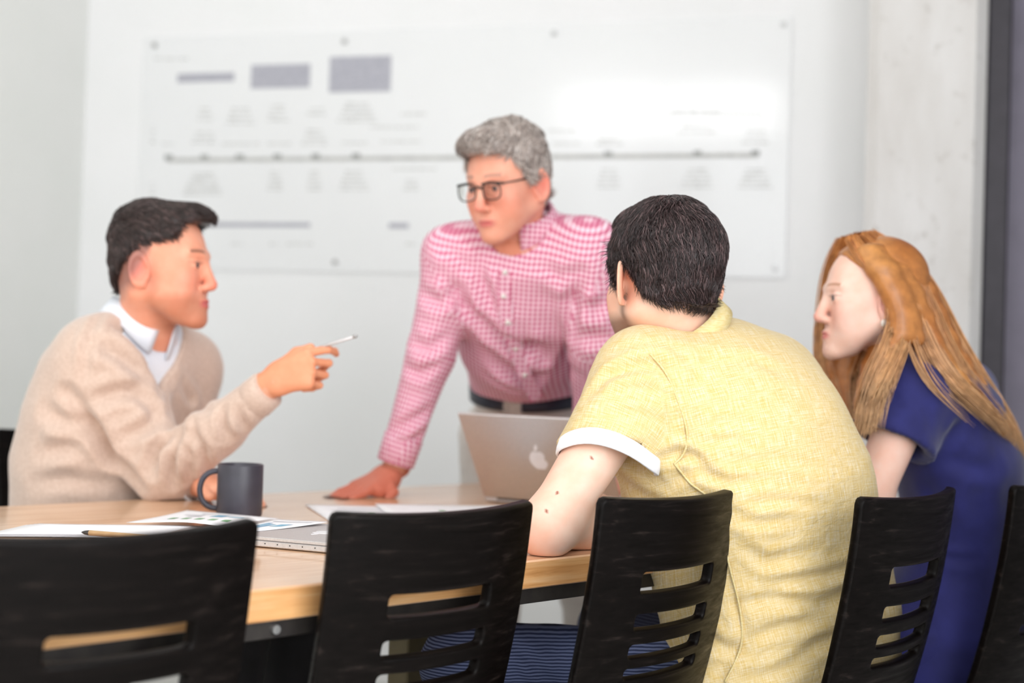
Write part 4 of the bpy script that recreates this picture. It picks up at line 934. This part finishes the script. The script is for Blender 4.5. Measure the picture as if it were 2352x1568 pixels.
# ================================================================== person in the beige sweater
def person_beige():
    SK=(236,172,142); w_=V(.5,.87,0); Fd=V(.87,-.5,0)
    L=[(P(333,765,2.96),.085,.055,w_),(P(316,806,2.96),.165,.085,w_),(P(276,872,2.98),.185,.128,w_),(P(246,962,2.99),.186,.142,w_),(P(224,1060,3.0),.184,.146,w_),(P(218,1180,3.02),.182,.148,w_),(P(198,1340,3.03),.185,.150,w_)]
    shR=P(232,826,2.87); elR=P(382,1088,2.865); wrR=P(610,897,2.74); shL=P(432,850,3.10); elL=P(420,1060,3.03)
    elR[2]=max(elR[2],TZ+.052); wrL=P(455,1122,2.86); wrL[2]=TZ+.034; elL[2]=TZ+.06
    fx=_n(wrR-elR)
    pr=levels(L)+[cone(shR,P(425,845,3.08),.066,.062),cone(shR,elR,.074,.058),cone(elR,elR+(wrR-elR)*.55,.058,.050),cone(elR+(wrR-elR)*.5,wrR+fx*.008,.051,.036,cutb=True),
        cone(shL,elL,.066,.052),cone(elL,wrL,.05,.038,cutb=True)]
    cc=P(352,772,2.90)
    def wedge(p):
        q=p-cc.astype(np.float32); l=q@w_.astype(np.float32)/1.0; vz=-q[...,2]; f=q@Fd.astype(np.float32)
        return np.maximum(np.maximum(np.abs(l)-(.088-.72*vz),-f-.02),-.9*q[...,2]*0-(.0+vz*0+.09)).astype(np.float32)
    subs=[((wedge,cc-.2,cc+V(.2,.2,.2)),.006),(cone(P(330,775,2.95),P(352,690,2.90),.070,.075),.008)]
    v,q=solid(pr,.0056,ks=[.03]*(len(L)-1)+[.05,.05,.03,.02,.05,.03],subs=subs)
    v[:,2]=np.where((v[:,2]<TZ+.002)&((v@TN)<N1+.004)&(v[:,2]>TZ-.05),TZ+.002,v[:,2])
    fl=[([(308,897),(340,925),(368,957)],.016,.006),([(279,1007),(330,985),(368,952)],.016,.007),([(345,1085),(362,1030),(413,985)],.015,.009),([(400,1120),(392,1050),(418,992)],.013,.009),([(438,975),(462,1030),(476,1085)],.014,.008),
        ([(510,945),(522,1010)],.013,.006),([(545,945),(565,992)],.012,.005),([(219,788),(279,818),(338,868)],.018,.008),([(204,922),(269,902),(328,897)],.018,.007),([(158,905),(209,972),(259,1052),(318,1120)],.020,.014),
        ([(105,945),(164,972),(199,985)],.02,.008),([(95,1040),(140,1030),(180,1015)],.02,.006),([(80,1110),(150,1100),(230,1110)],.02,.005),([(232,712),(202,785),(194,868)],.012,.004),([(430,1000),(440,1060),(430,1110)],.012,.007),([(420,880),(440,920),(470,940)],.014,.006),([(400,870),(392,930),(400,975)],.014,.006)]
    fl=[(a_,b_*.85,c_*1.7) for a_,b_,c_ in fl]
    v=folds(v,q,fl,.0009,26,.004)
    ch=[]
    Lc=[(c,a*.86,b*.84,x) for c,a,b,x in L]; vc,qc=solid(levels(Lc)+[cone(shR,shL,.05,.05)],.012,.03)
    vs2,qs2=solid(levels([(c,a*.9,b*.9,x) for c,a,b,x in L[:4]]),.006,.03,subs=[(cone(P(330,775,2.95),P(352,690,2.90),.062,.07),.006)])
    wr=wrR+fx*.012
    va,qa=solid([cone(shR+Fd*.02,elR,.036,.034),cone(elR,wr+fx*.02,.034,.023),cone(shL,elL,.048,.042),cone(elL,wrL,.042,.028)],.008,.03)
    vh,qh,tips=hand(wr+fx*.008+V(0,0,.006),V(.90,-.22,.36),V(-.25,-.95,.2),-1,[(.75,.7,.35),(1.2,1.2,.7),(1.35,1.3,.7),(1.4,1.35,.8)],[((.86,.42,-.05),.036,.0135,.012),((.99,.1,-.25),.030,.0115,.0095)],.95)
    fL=_n(wrL-elL); vh2,qh2,_t=hand(wrL+V(.02,-.02,0),V(.8,-.55,-.05),V(.1,.1,.98),1,[(.3,.5,.3)]*4,[((.6,.7,-.2),.035,.012,.011),((.9,.3,-.2),.03,.011,.009)],1.0,h=.003); vh2[:,2]=np.maximum(vh2[:,2],TZ+.0012)
    fr=Frame(P(368,612,2.88),V(.985,-.10,.02),1.06,0)
    o={'ear':.38,'stubble':.55,'wd':1.0,'dp':.84,'scol':(176,112,84),'red':(236,120,104),'fade':.8,'fcol':(140,102,96),'nose':.95}
    vs,qs,cs=head_skin(fr,P(336,806,2.97),(238,170,142),(206,96,100),o)
    bv,bq,bc=join([(vc,qc,skincol(vc,SK)),(va,qa,skincol(va,SK)),(vh,qh,skincol(vh,(232,160,124))),(vh2,qh2,skincol(vh2,SK)),(vs,qs,cs)])
    org=V(-.9,3.0,0); R=empty('person',tuple(org)); tag(R,'person in a beige V-neck sweater over a white collar, pointing with a pen','person')
    ch.append(mesh_obj('body',bv,bq,M['skin'],None,col=bc)); eyes(fr,ch[0],(.15,1,0))
    ch.append(mesh_obj('sweater',v,q,M['sweater'],None)); ch.append(mesh_obj('shirt',vs2,qs2,M['shirt_white'],None))
    cb=P(318,752,2.935); ax=_n(CR*.52+CU*.80-.18*Fd)
    ch.append(collar('shirt_collar',M['shirt_white'],None,cb,ax,V(.87,-.5,-.2),.074,.068,.034,.040,.03,open_=16,flare=.009))
    ch.append(collar('collar_lining',M['shirt_dark'],None,cb-ax*.003,ax,V(.87,-.5,-.2),.070,.0635,.034,.012,.0,open_=15,flare=.0))
    # cuffs: ribbed sleeve end, white shirt cuff on the far wrist
    ch.append(MB().tube([wrR-fx*.034,wrR-fx*.03,wrR+fx*.002,wrR+fx*.006],[.0375,.0405,.0385,.035],36,False).build('sleeve_cuff',M['sweater'],None,True))
    ch.append(MB().tube([wrL-fL*.03,wrL+fL*.012,wrL+fL*.018],[.040,.040,.034],30,False).build('shirt_cuff',M['shirt_white'],None,True)); tag(ch[-1],'white shirt cuff')
    hips=[V(-.94,2.96,.57),V(-.84,3.13,.57)]; kn=[V(-.52,2.74,.53),V(-.42,2.93,.53)]; an=[V(-.55,2.72,.09),V(-.45,2.95,.09)]
    ch.append(legs('trousers',None,M['black_cloth'],hips,kn,an,(.095,.075,.06),.008,extra=[cone(V(-.97,2.98,.58),V(-.87,3.13,.58),.12,.12)],face=Fd))
    hl=([0,30,44,52,62,84,100,118,140,180],[.082,.080,.066,.050,.046,.040,.036,.020,-.010,-.045])
    hv,hq=hair_cap(fr,.006,hl,o,[ell((0,.045,.092),(.052,.052,.030)),ell((0,.072,.095),(.042,.024,.014)),ell((0,-.025,.072),(.066,.068,.054))])
    ch.append(hair_part(fr,None,hv,hq,[(34,23,21),(62,45,42),(98,78,76)],seed=5,n=9000,length=.020,lift=.30,whorl=(0,-.06,.13),rad=.0011,amp=.0018,fdir=lambda p:np.stack([0*p[:,0],np.clip((p[:,2]-.04)*14,0,1)*.12,0*p[:,0]],1)))
    adopt(R,org,ch)
    g=(tips[0]+tips[4])/2; a=g+V(-.05,0,-.008); b=P(820,771,2.70); d=_n(b-a); pn=empty('pen',tuple(a)); tag(pn,'thin pale grey pen held in the raised hand','pen')
    Lp=np.linalg.norm(b-a); MB().tube([d*0,d*(Lp-.008)],.0030,10).build('barrel',M['alu'],pn,True); MB().tube([d*(Lp-.008),d*(Lp-.003),d*Lp],[.0034,.0038,.002],10).build('tip',M['pin'],pn,True)
person_beige()
# ================================================================== person in the pink gingham shirt
def person_pink():
    SK=(232,160,132); w_=_n(V(.95,-.30,0)); Fd=_n(V(-.30,-.95,0))
    L=[(P(1200,574,3.10),.078,.055,w_),(P(1202,612,3.11),.168,.095,w_),(P(1198,680,3.16),.162,.120,w_),(P(1200,780,3.26),.146,.128,w_),(P(1210,850,3.37),.134,.122,w_),(P(1220,895,3.45),.130,.114,w_),(P(1222,950,3.49),.130,.112,w_)]
    shR=P(1042,590,3.12); elR=P(990,812,3.12); wrR=P(909,1086,3.11); shL=P(1352,578,3.06); elL=P(1376,800,3.05); wrL=V(.18,3.22,0)
    wrR[2]=TZ+.075; wrL[2]=TZ+.075
    fR=_n(wrR-elR); fL=_n(wrL-elL); upb=_n(L[4][0]-L[6][0])
    beltc=P(1220,866,3.45); bn=_n(V(-.05,-.25,.97)+0)
    pr=[planecut(p_,beltc,-bn) for p_ in levels(L)]+[cone(P(1205,556,3.15),shR,.060,.062),cone(P(1215,548,3.16),shL,.066,.064),cone(shR,elR,.064,.052),cone(elR,wrR,.052,.038,cutb=True),cone(shL,elL,.066,.054),cone(elL,wrL,.054,.040,cutb=True)]
    v,q=solid(pr,.0052,ks=[.03]*(len(L)-1)+[.05,.05,.045,.02,.045,.02],
        subs=[(cone(P(1195,556,3.08),P(1180,470,3.02),.064,.07),.006),(cone(P(1168,600,2.97),P(1160,560,2.95),.012,.03),.01)],cuts=[])
    fl=[([(1029,620),(1060,695),(1110,751),(1160,795)],.016,.010),([(1335,632),(1312,695),(1316,770)],.016,.010),([(1110,739),(1197,807),(1260,795)],.018,.009),([(1120,815),(1210,882),(1310,845)],.018,.009),([(1191,764),(1247,820),(1320,807)],.016,.008),
        ([(1097,600),(1115,670),(1135,739)],.014,.008),([(960,670),(1010,695),(1047,670)],.014,.006),([(941,782),(985,801),(1029,770)],.014,.007),([(925,840),(965,860),(1010,830)],.012,.005),([(904,989),(947,964),(991,939)],.012,.006),([(900,1030),(940,1020),(975,990)],.010,.004),
        ([(1322,782),(1372,776),(1416,782)],.014,.007),([(1325,700),(1370,710),(1400,690)],.014,.006),([(1240,610),(1290,640),(1330,620)],.014,.005),([(1010,560),(1060,600),(1080,650)],.016,.006),([(1110,860),(1160,890),(1230,910)],.012,.005)]
    fl=[(a_,b_,c_*1.4) for a_,b_,c_ in fl]
    v=folds(v,q,fl,.0006,26,.003)
    g=guv_of(v,[([(L[0][0],L[-1][0],w_)],.16),([(shR,elR,CR),(elR,wrR,CR)],.055),([(shL,elL,CR),(elL,wrL,CR)],.055)])
    ch=[]
    vc,qc=solid(levels([(c,a*.85,b*.84,x) for c,a,b,x in L[:4]])+[cone(shR,shL,.045,.045)],.012,.03)
    va,qa=solid([cone(shR,elR,.046,.038),cone(elR,wrR+fR*.02,.038,.026),cone(shL,elL,.046,.038),cone(elL,wrL+fL*.02,.038,.026)],.007,.03)
    hR,hRq,_t=hand(wrR+fR*.03+V(-.005,0,0),V(-.62,-.68,-.38),V(-.22,-.24,.93),-1,[(-.1,.22,.16)]*4,[((.5,.75,-.25),.036,.0125,.011),((.85,.35,-.15),.03,.0105,.0085)],1.03); hR[:,2]=np.maximum(hR[:,2],TZ+.0012)
    hL,hLq,_t=hand(wrL+fL*.03,V(.8,-.5,-.34),V(.25,-.15,.93),1,[(-.1,.22,.16)]*4,[((.5,.75,-.25),.036,.0125,.011),((.85,.35,-.15),.03,.0105,.0085)],1.03,h=.003); hL[:,2]=np.maximum(hL[:,2],TZ+.0012)
    fr=Frame(P(1166,420,3.02),V(-.60,-.75,-.27),1.0,.0)
    o={'ear':.40,'stubble':.15,'wd':1.0,'dp':.95,'red':(236,126,112),'scol':(190,130,110),'brow':(150,120,108)}
    vs,qs,cs=head_skin(fr,P(1196,585,3.13),(240,176,152),(204,104,104),o)
    bv,bq,bc=join([(vc,qc,skincol(vc,SK)),(va,qa,skincol(va,SK)),(hR,hRq,skincol(hR,(206,122,100))),(hL,hLq,skincol(hL,SK)),(vs,qs,cs)])
    org=V(.1,3.6,0); R=empty('person',tuple(org)); tag(R,'grey-haired person in glasses and a pink checked shirt, standing with hands on the table','person')
    ch.append(mesh_obj('body',bv,bq,M['skin'],None,col=bc)); eyes(fr,ch[0],(0,1,-.25))
    ch.append(mesh_obj('shirt',v,q,M['gingham'],None,guv=g))
    cb=P(1198,520,3.095); ax=_n(V(-.14,-.55,.82))
    cobj=collar('shirt_collar',M['gingham'],None,cb,ax,_n(V(-.42,-.88,-.3)),.078,.067,.038,.048,.040,open_=22,flare=.018)
    vv=np.zeros(len(cobj.data.vertices)*3); cobj.data.vertices.foreach_get('co',vv); vv=vv.reshape(-1,3); A_=vv-cb; gg=np.stack([np.arctan2(A_@CR,A_@Y)*.075,A_[:,2],0*A_[:,2]],1)
    at=cobj.data.attributes.new('guv','FLOAT_VECTOR','POINT'); at.data.foreach_set('vector',gg.astype(np.float32).ravel()); ch.append(cobj)
    # placket, pocket, buttons
    def onshirt(px,py):
        vd=_n(P(px,py,3)-CO); dp=v-CO; dist=((dp-np.outer(dp@vd,vd))**2).sum(1); k=np.where(dist<.012**2)[0]; 
        if len(k)==0: return None
        j=k[(dp[k]@vd).argmin()]; return CO+vd*((v[j]-CO)@vd)
    pk=[onshirt(x,y) for x,y in ((1160,625),(1156,680),(1166,740),(1184,800),(1205,860),(1232,915))]; pk=[p for p in pk if p is not None]
    pl=MB(); 
    for i in range(len(pk)-1): a,b=pk[i],pk[i+1]; d=_n(b-a); nv=_n(CO-a); pl.box((a+b)/2+nv*.001,d,_n(np.cross(d,nv)),_n(np.cross(d,np.cross(d,nv))),np.linalg.norm(b-a)/2+.001,.014,.0016)
    ob=pl.build('button_placket',M['gingham'],None); nvv=len(ob.data.vertices); vv=np.zeros(nvv*3); ob.data.vertices.foreach_get('co',vv); vv=vv.reshape(-1,3)
    at=ob.data.attributes.new('guv','FLOAT_VECTOR','POINT'); at.data.foreach_set('vector',np.stack([vv[:,0],vv[:,2],0*vv[:,0]],1).astype(np.float32).ravel()); ch.append(ob)
    for p in pk[:-1]:
        nv=_n(CO-p); ch.append(MB().tube([p+nv*.002,p+nv*.0045],.0055,14).build('button',M['pearl'],None,True))
    # shirt cuffs
    for w0,f0 in ((wrR,fR),(wrL,fL)):
        cf=MB().tube([w0-f0*.058,w0-f0*.054,w0+f0*.004,w0+f0*.008],[.040,.0435,.0415,.037],36,False).build('sleeve_cuff',M['gingham'],None,True)
        vv=np.zeros(len(cf.data.vertices)*3); cf.data.vertices.foreach_get('co',vv); vv=vv.reshape(-1,3); A_=vv-w0
        at=cf.data.attributes.new('guv','FLOAT_VECTOR','POINT'); at.data.foreach_set('vector',np.stack([np.arctan2(A_@CR,A_@Y)*.042,A_@f0,0*A_[:,0]],1).astype(np.float32).ravel()); ch.append(cf)
    # belt and trousers
    b1=_n(w_-bn*(w_@bn)); b2=np.cross(bn,b1); rows=[]
    for r_,h_ in ((.0,-.017),(.004,-.017),(.004,.017),(.0,.017)):
        rows.append([beltc-bn*.034+Fd*.015+b1*(.144+r_)*math.cos(t)+b2*(.130+r_)*math.sin(t)+bn*h_ for t in np.linspace(0,2*math.pi,56,endpoint=False)])
    Fq=[(i*56+k,i*56+(k+1)%56,(i+1)*56+(k+1)%56,(i+1)*56+k) for i in range(3) for k in range(56)]
    ch.append(mesh_obj('belt',np.array(rows).reshape(-1,3),Fq,M['belt'],None))
    bu=beltc-bn*.034+Fd*.015+_n(Fd-bn*(Fd@bn))*.136; MBk=MB().box(bu,b1,bn,_n(np.cross(b1,bn)),.022,.019,.003,.001); ch.append(MBk.build('belt_buckle',M['pin'],None))
    hips=[V(-.03,3.62,.86),V(.18,3.56,.86)]; kn=[V(-.03,3.72,.48),V(.22,3.66,.48)]; an=[V(-.02,3.84,.09),V(.24,3.78,.09)]
    tr=[planecut(cone(beltc-bn*.01,beltc+V(.0,.10,-.14),.117,.125,w_,1.14,1.18),beltc-bn*.042,bn)]
    ch.append(legs('trousers',None,M['chino'],hips,kn,an,(.098,.074,.062),.008,extra=tr,fl=[([(1180,970),(1200,1000),(1240,980)],.012,.004)],face=Fd))
    # glasses
    gl=MB(); rim=[]; 
    def rimpts(sx): return [fr.w((sx*(.0335+.0235*math.copysign(abs(math.cos(t))**.7,math.cos(t))),.1005-.0035*abs(math.cos(t)),-.004+.0175*math.copysign(abs(math.sin(t))**.75,math.sin(t)))) for t in np.linspace(0,2*math.pi,29)]
    for sx in(-1,1): gl.tube(rimpts(sx),.0014*1.08,8,False)
    for sx in(-1,1): 
        t_=[fr.w(p) for p in ((sx*.012,.1012,.0125),(sx*.034,.1012,.0145),(sx*.055,.097,.012),(sx*.0625,.090,.0105))]; gl.tube(t_,[.0020,.0028,.0030,.0026],8)
    gl.tube([fr.w(p) for p in ((-.012,.100,.004),(0,.103,.008),(.012,.100,.004))],.0022,8)
    G=gl.build('glasses',M['frame'],None,True); ch.append(G)
    for sx in(-1,1):
        tm=MB().tube([fr.w(p) for p in ((sx*.0625,.090,.0105),(sx*.072,.06,.010),(sx*.079,.005,.010),(sx*.080,-.012,.004),(sx*.078,-.025,-.014))],.0019,8).build('temple',M['frame'],G,True)
        rp=rimpts(sx)[:-1]; mesh_obj('lens',np.array(rp),[tuple(range(28))],M['glass'],G,False)
    hl=([0,30,48,60,72,84,94,108,125,150,180],[.070,.068,.060,.040,.010,-.002,.014,.004,-.028,-.045,-.055])
    hv,hq=hair_cap(fr,.006,hl,o,[ell((0,.045,.092),(.058,.054,.034)),ell((.0,.072,.090),(.050,.030,.024)),ell((0,-.02,.080),(.072,.076,.056))])
    ch.append(hair_part(fr,None,hv,hq,[(168,152,144),(214,202,194),(236,228,222)],seed=9,n=6000,length=.028,lift=.25,whorl=(.02,-.05,.13),rad=.0013,amp=.003,wav=.3,fdir=lambda p:np.stack([-.06*np.sign(p[:,0])*0-.03,np.clip((p[:,2]-.05)*14,0,1)*.06,0*p[:,0]],1)))
    adopt(R,org,ch)
person_pink()
# ================================================================== person in the navy dress
def person_navy():
    SK=(242,204,188); w_=_n(V(.43,.90,0)); Fd=_n(V(-.90,.43,0))
    L=[(P(2098,838,2.74),.075,.055,w_),(P(2125,878,2.75),.150,.080,w_),(P(2168,962,2.77),.160,.108,w_),(P(2205,1075,2.78),.152,.115,w_),(P(2212,1190,2.79),.140,.108,w_),(P(2205,1310,2.80),.150,.118,w_),(P(2180,1430,2.80),.178,.150,w_),(P(2160,1520,2.79),.185,.165,w_)]
    sh=P(2092,906,2.63); el=P(1996,1150,2.57); shR=P(2215,900,2.90); elR=V(.96,3.02,.80)
    ax=_n(el-sh); sv=_n(CR-ax*(CR@ax)); he=sh+ax*.098
    pr=levels(L)+[cone(sh,shR,.058,.058),cone(sh,he,.058,.066,sv,1.0,1.22,cutb=True),cone(shR,shR+(elR-shR)*.4,.056,.062,cutb=True)]
    v,q=solid(pr,.005,ks=[.03]*(len(L)-1)+[.05,.035,.035],subs=[(cone(he-ax*.03,he+ax*.03,.050,.061,sv,1,1.2),.003),(cone(P(2085,850,2.72),P(2030,770,2.69),.055,.075),.008)])
    v[:,1]=v[:,1]
    v=folds(v,q,[([(2181,1010),(2200,985),(2230,970)],.014,.007),([(2170,1050),(2230,1072),(2290,1079)],.016,.006),([(2150,1278),(2200,1285),(2245,1290)],.010,.004),([(2130,1120),(2170,1180),(2180,1240)],.016,.005),([(2250,1100),(2260,1200)],.02,.004),([(2040,900),(2080,960),(2100,1010)],.014,.003)],.0005,26,.002)
    vc,qc=solid(levels([(c,a*.86,b*.84,x) for c,a,b,x in L])+[cone(sh,shR,.045,.045)],.012,.03)
    fe=V(.45,2.62,TZ+.05) if False else None
    wl=V(.69,2.84,.66); el2=el.copy()
    wr=V(.83,2.90,.675)
    va,qa=solid([cone(sh,el2,.047,.036),cone(el2,wl,.037,.024),cone(shR,elR,.045,.036),cone(elR,wr,.036,.024)],.006,.03)
    h1,q1,_t=hand(wl,V(-.1,.95,-.05),Z,-1,[(.2,.3,.2)]*4,[((.5,.8,-.1),.033,.011,.010),((.8,.4,-.3),.028,.0095,.008)],.92,h=.003)
    h2,q2,_t=hand(wr,V(-.9,.1,-.05),Z,1,[(.2,.3,.2)]*4,[((.5,.8,-.1),.033,.011,.010),((.8,.4,-.3),.028,.0095,.008)],.92,h=.003)
    fr=Frame(P(2002,690,2.69),V(-.995,-.02,.0),.965,0)
    o={'ear':.30,'fem':1,'wd':.94,'dp':.92,'red':(234,152,138),'brow':(168,122,92),'nose':1.0,'slit':.0044}
    vs,qs,cs=head_skin(fr,P(2072,852,2.73),(244,208,192),(216,120,120),o)
    bv,bq,bc=join([(vc,qc,skincol(vc,SK)),(va,qa,skincol(va,SK)),(h1,q1,skincol(h1,SK)),(h2,q2,skincol(h2,SK)),(vs,qs,cs)])
    org=V(.85,2.78,0); R=empty('person',tuple(org)); tag(R,'person with long ginger hair in a navy dress, seated at the right','person')
    ch=[mesh_obj('body',bv,bq,M['skin'],None,col=bc)]; eyes(fr,ch[0],(-.1,1,0))
    ch.append(mesh_obj('dress',v,q,M['navy'],None))
    ec=fr.w((-.078,-.006,-.047)); 
    er=MB().lathe([(.0085*math.sin(math.pi*k/10),-.0085*math.cos(math.pi*k/10)) for k in range(11)],ec,18).build('earring',M['pearl'],None,True); ch.append(er)
    hips=[V(.80,2.74,.535),V(.93,2.88,.535)]; kn=[V(.42,2.95,.53),V(.55,3.10,.53)]; an=[V(.45,2.98,.09),V(.58,3.13,.09)]
    ch.append(legs('skirt',None,M['navy'],[hips[0],hips[1]],[kn[0]+V(.02,0,0),kn[1]],[kn[0]+V(.0,0,-.16),kn[1]+V(0,0,-.16)],(.10,.085,.08),.009,extra=[cone(hips[0],hips[1],.105,.105)],face=Fd))
    for c_ in list(COL.objects):
        if c_.name.startswith('shoe') and c_.parent is None: bpy.data.objects.remove(c_)
    for a_,k_ in zip(an,kn):
        v2,q2_=solid([cone(k_+V(0,0,-.1),a_,.055,.036)],.008,.02); ch.append(mesh_obj('lower_leg',v2,q2_,M['skin'],None,col=skincol(v2,SK))); shoe(None,a_,Fd)
    # hair: scalp cap, a body of hair under it and long strands along guide curves
    hl=([0,25,45,60,75,85,98,110,125,180],[.088,.082,.068,.056,.046,.044,.036,-.02,-.08,-.09])
    hv,hq=hair_cap(fr,.005,hl,o,[ell((0,-.025,.050),(.074,.082,.072))])
    guides=[
     [(1930,552,2.78),(1897,610,2.80),(1889,690,2.81),(1884,770,2.82),(1886,850,2.80),(1920,920,2.78),(1955,980,2.76)],
     [(1960,543,2.75),(1960,600,2.79),(1960,700,2.81),(1940,790,2.80),(1930,850,2.79),(1945,920,2.77),(1965,985,2.75)],
     [(1985,538,2.70),(2040,620,2.77),(2040,720,2.78),(2000,800,2.77),(1975,860,2.76),(1965,920,2.74),(1975,985,2.72)],
     [(1950,550,2.655),(1978,602,2.625),(2048,668,2.605),(2062,745,2.600),(2018,830,2.565),(1988,905,2.530),(1970,995,2.53)],
     [(1965,546,2.660),(2006,602,2.615),(2060,690,2.600),(2080,775,2.590),(2042,850,2.545),(2005,915,2.522),(1984,1000,2.525)],
     [(1975,543,2.665),(2025,605,2.610),(2070,705,2.600),(2092,790,2.580),(2125,870,2.548),(2190,932,2.55),(2255,988,2.575)],
     [(1985,540,2.675),(2055,605,2.620),(2100,705,2.610),(2125,795,2.605),(2178,870,2.585),(2240,925,2.60),(2305,985,2.63)],
     [(1995,538,2.690),(2085,605,2.650),(2135,700,2.640),(2165,800,2.650),(2225,890,2.67),(2290,960,2.69),(2335,1040,2.71)],
     [(2005,537,2.700),(2105,595,2.700),(2160,690,2.710),(2200,790,2.720),(2262,885,2.730),(2318,975,2.74),(2348,1070,2.74)],
     [(1995,540,2.72),(2080,580,2.76),(2130,680,2.78),(2180,800,2.80),(2250,900,2.80),(2310,980,2.80),(2350,1060,2.80)]]
    G=np.array([[P(*p) for p in g_] for g_ in guides]); K=22
    def fine(g_):
        from_t=np.linspace(0,1,g_.shape[0]); t=np.linspace(0,1,K); o_=np.stack([np.interp(t,from_t,g_[:,i]) for i in range(3)],1)
        for _ in range(5): o_[1:-1]=(o_[:-2]+2*o_[1:-1]+o_[2:])/4
        return o_
    G=np.array([fine(g_) for g_ in G])
    r=np.random.default_rng(21)
    # body of hair
    pr=[]
    for gi_,(a,b) in enumerate(zip(G,G[1:])):
        m=(a+b)/2
        for i in range(2,(9 if gi_ in (4,5) else 13 if gi_==3 else K-3),2): pr.append(cone(m[i],m[i+2],.013 if gi_==3 else .017 if i<15 else .014,.012 if gi_==3 else .017 if i<13 else .011))
    ctr=fr.C
    n=12000; ga=r.choice(len(G)-1,n,p=np.array([1.3,1.3,.2,1.6,.16,.16,1.28,1.6,1.4])/9.0); same=r.random(n); same=np.where(ga==4,np.where(same<.93,.13*same,.97+.4*(same-.93)),np.where(ga==5,1-.13*same,same)); base=G[ga]*(1-same)[:,None,None]+G[ga+1]*same[:,None,None]
    skip=(ga==2); base=base[~skip]; n=len(base)
    ends=np.linspace(.3,1,K)[None,:,None]; jit=r.normal(size=(n,1,3))*.0042*ends+r.normal(size=(n,1,3))*.0022
    clump=np.round(r.random(n)*60)/60; t=np.linspace(0,1,K)[None,:]; wv=np.sin(t*8+(clump*40)[:,None])*.004*t
    jit=jit+ (np.sin(clump*37)[:,None,None]*CR+np.cos(clump*53)[:,None,None]*Y)*.008*ends
    paths=base+jit+wv[...,None]*CR
    lo_=np.where(np.isin(ga[~skip],(4,5)),.86,np.where(ga[~skip]<=3,.86,.78)); Ls=lo_+(1-lo_)*r.random(n); tt=np.clip(t*Ls[:,None],0,1)*(K-1); i0=np.clip(tt.astype(int),0,K-2); fr_=(tt-i0)[...,None]; ar=np.arange(n)[:,None]
    paths=paths[ar,i0]*(1-fr_)+paths[ar,i0+1]*fr_
    rad=.0011*np.interp(np.linspace(0,1,K),[0,.1,.75,1],[.8,1,.9,.12]); tv,tq=tubes(paths,rad[None,:]*(.7+.7*r.random(n))[:,None])
    c1,c2,c3=[np.array(lin(c)[:3]) for c in ((178,102,46),(236,166,94),(255,222,176))]; m=r.random(n)[:,None]*.35+.65*(.5+.5*np.sin(clump*61))[:,None]; sc=(c1*(1-m)+c2*m)
    tcol=np.linspace(0,1,K)[None,:,None]; cc=sc[:,None,:]*(1-tcol*.55)+c3*(tcol*.55); cc=np.repeat(cc.reshape(-1,3),3,axis=0)
    vb,qb=solid(pr,.006,.02); nb_=normals(vb,qb); vb=vb-nb_*.003; 
    keep=np.ones(len(vb),bool)
    mcol=np.clip(.5+.5*snoise(vb,60,4),0,1)[:,None]; cb_=(c1*.9*(1-mcol)+c2*.8*mcol)
    hvw=fr.w(hv); hm=np.clip(.5+.5*snoise(hv,70,4),0,1)[:,None]; hc=(c1*(1-hm)+c2*hm)*.9
    V_,Q_,C_=join([(hvw,hq,hc),(vb,qb,cb_),(tv,tq,cc)])
    ch.append(mesh_obj('hair',V_,Q_,M['hair'],None,col=C_))
    adopt(R,org,ch)
person_navy()
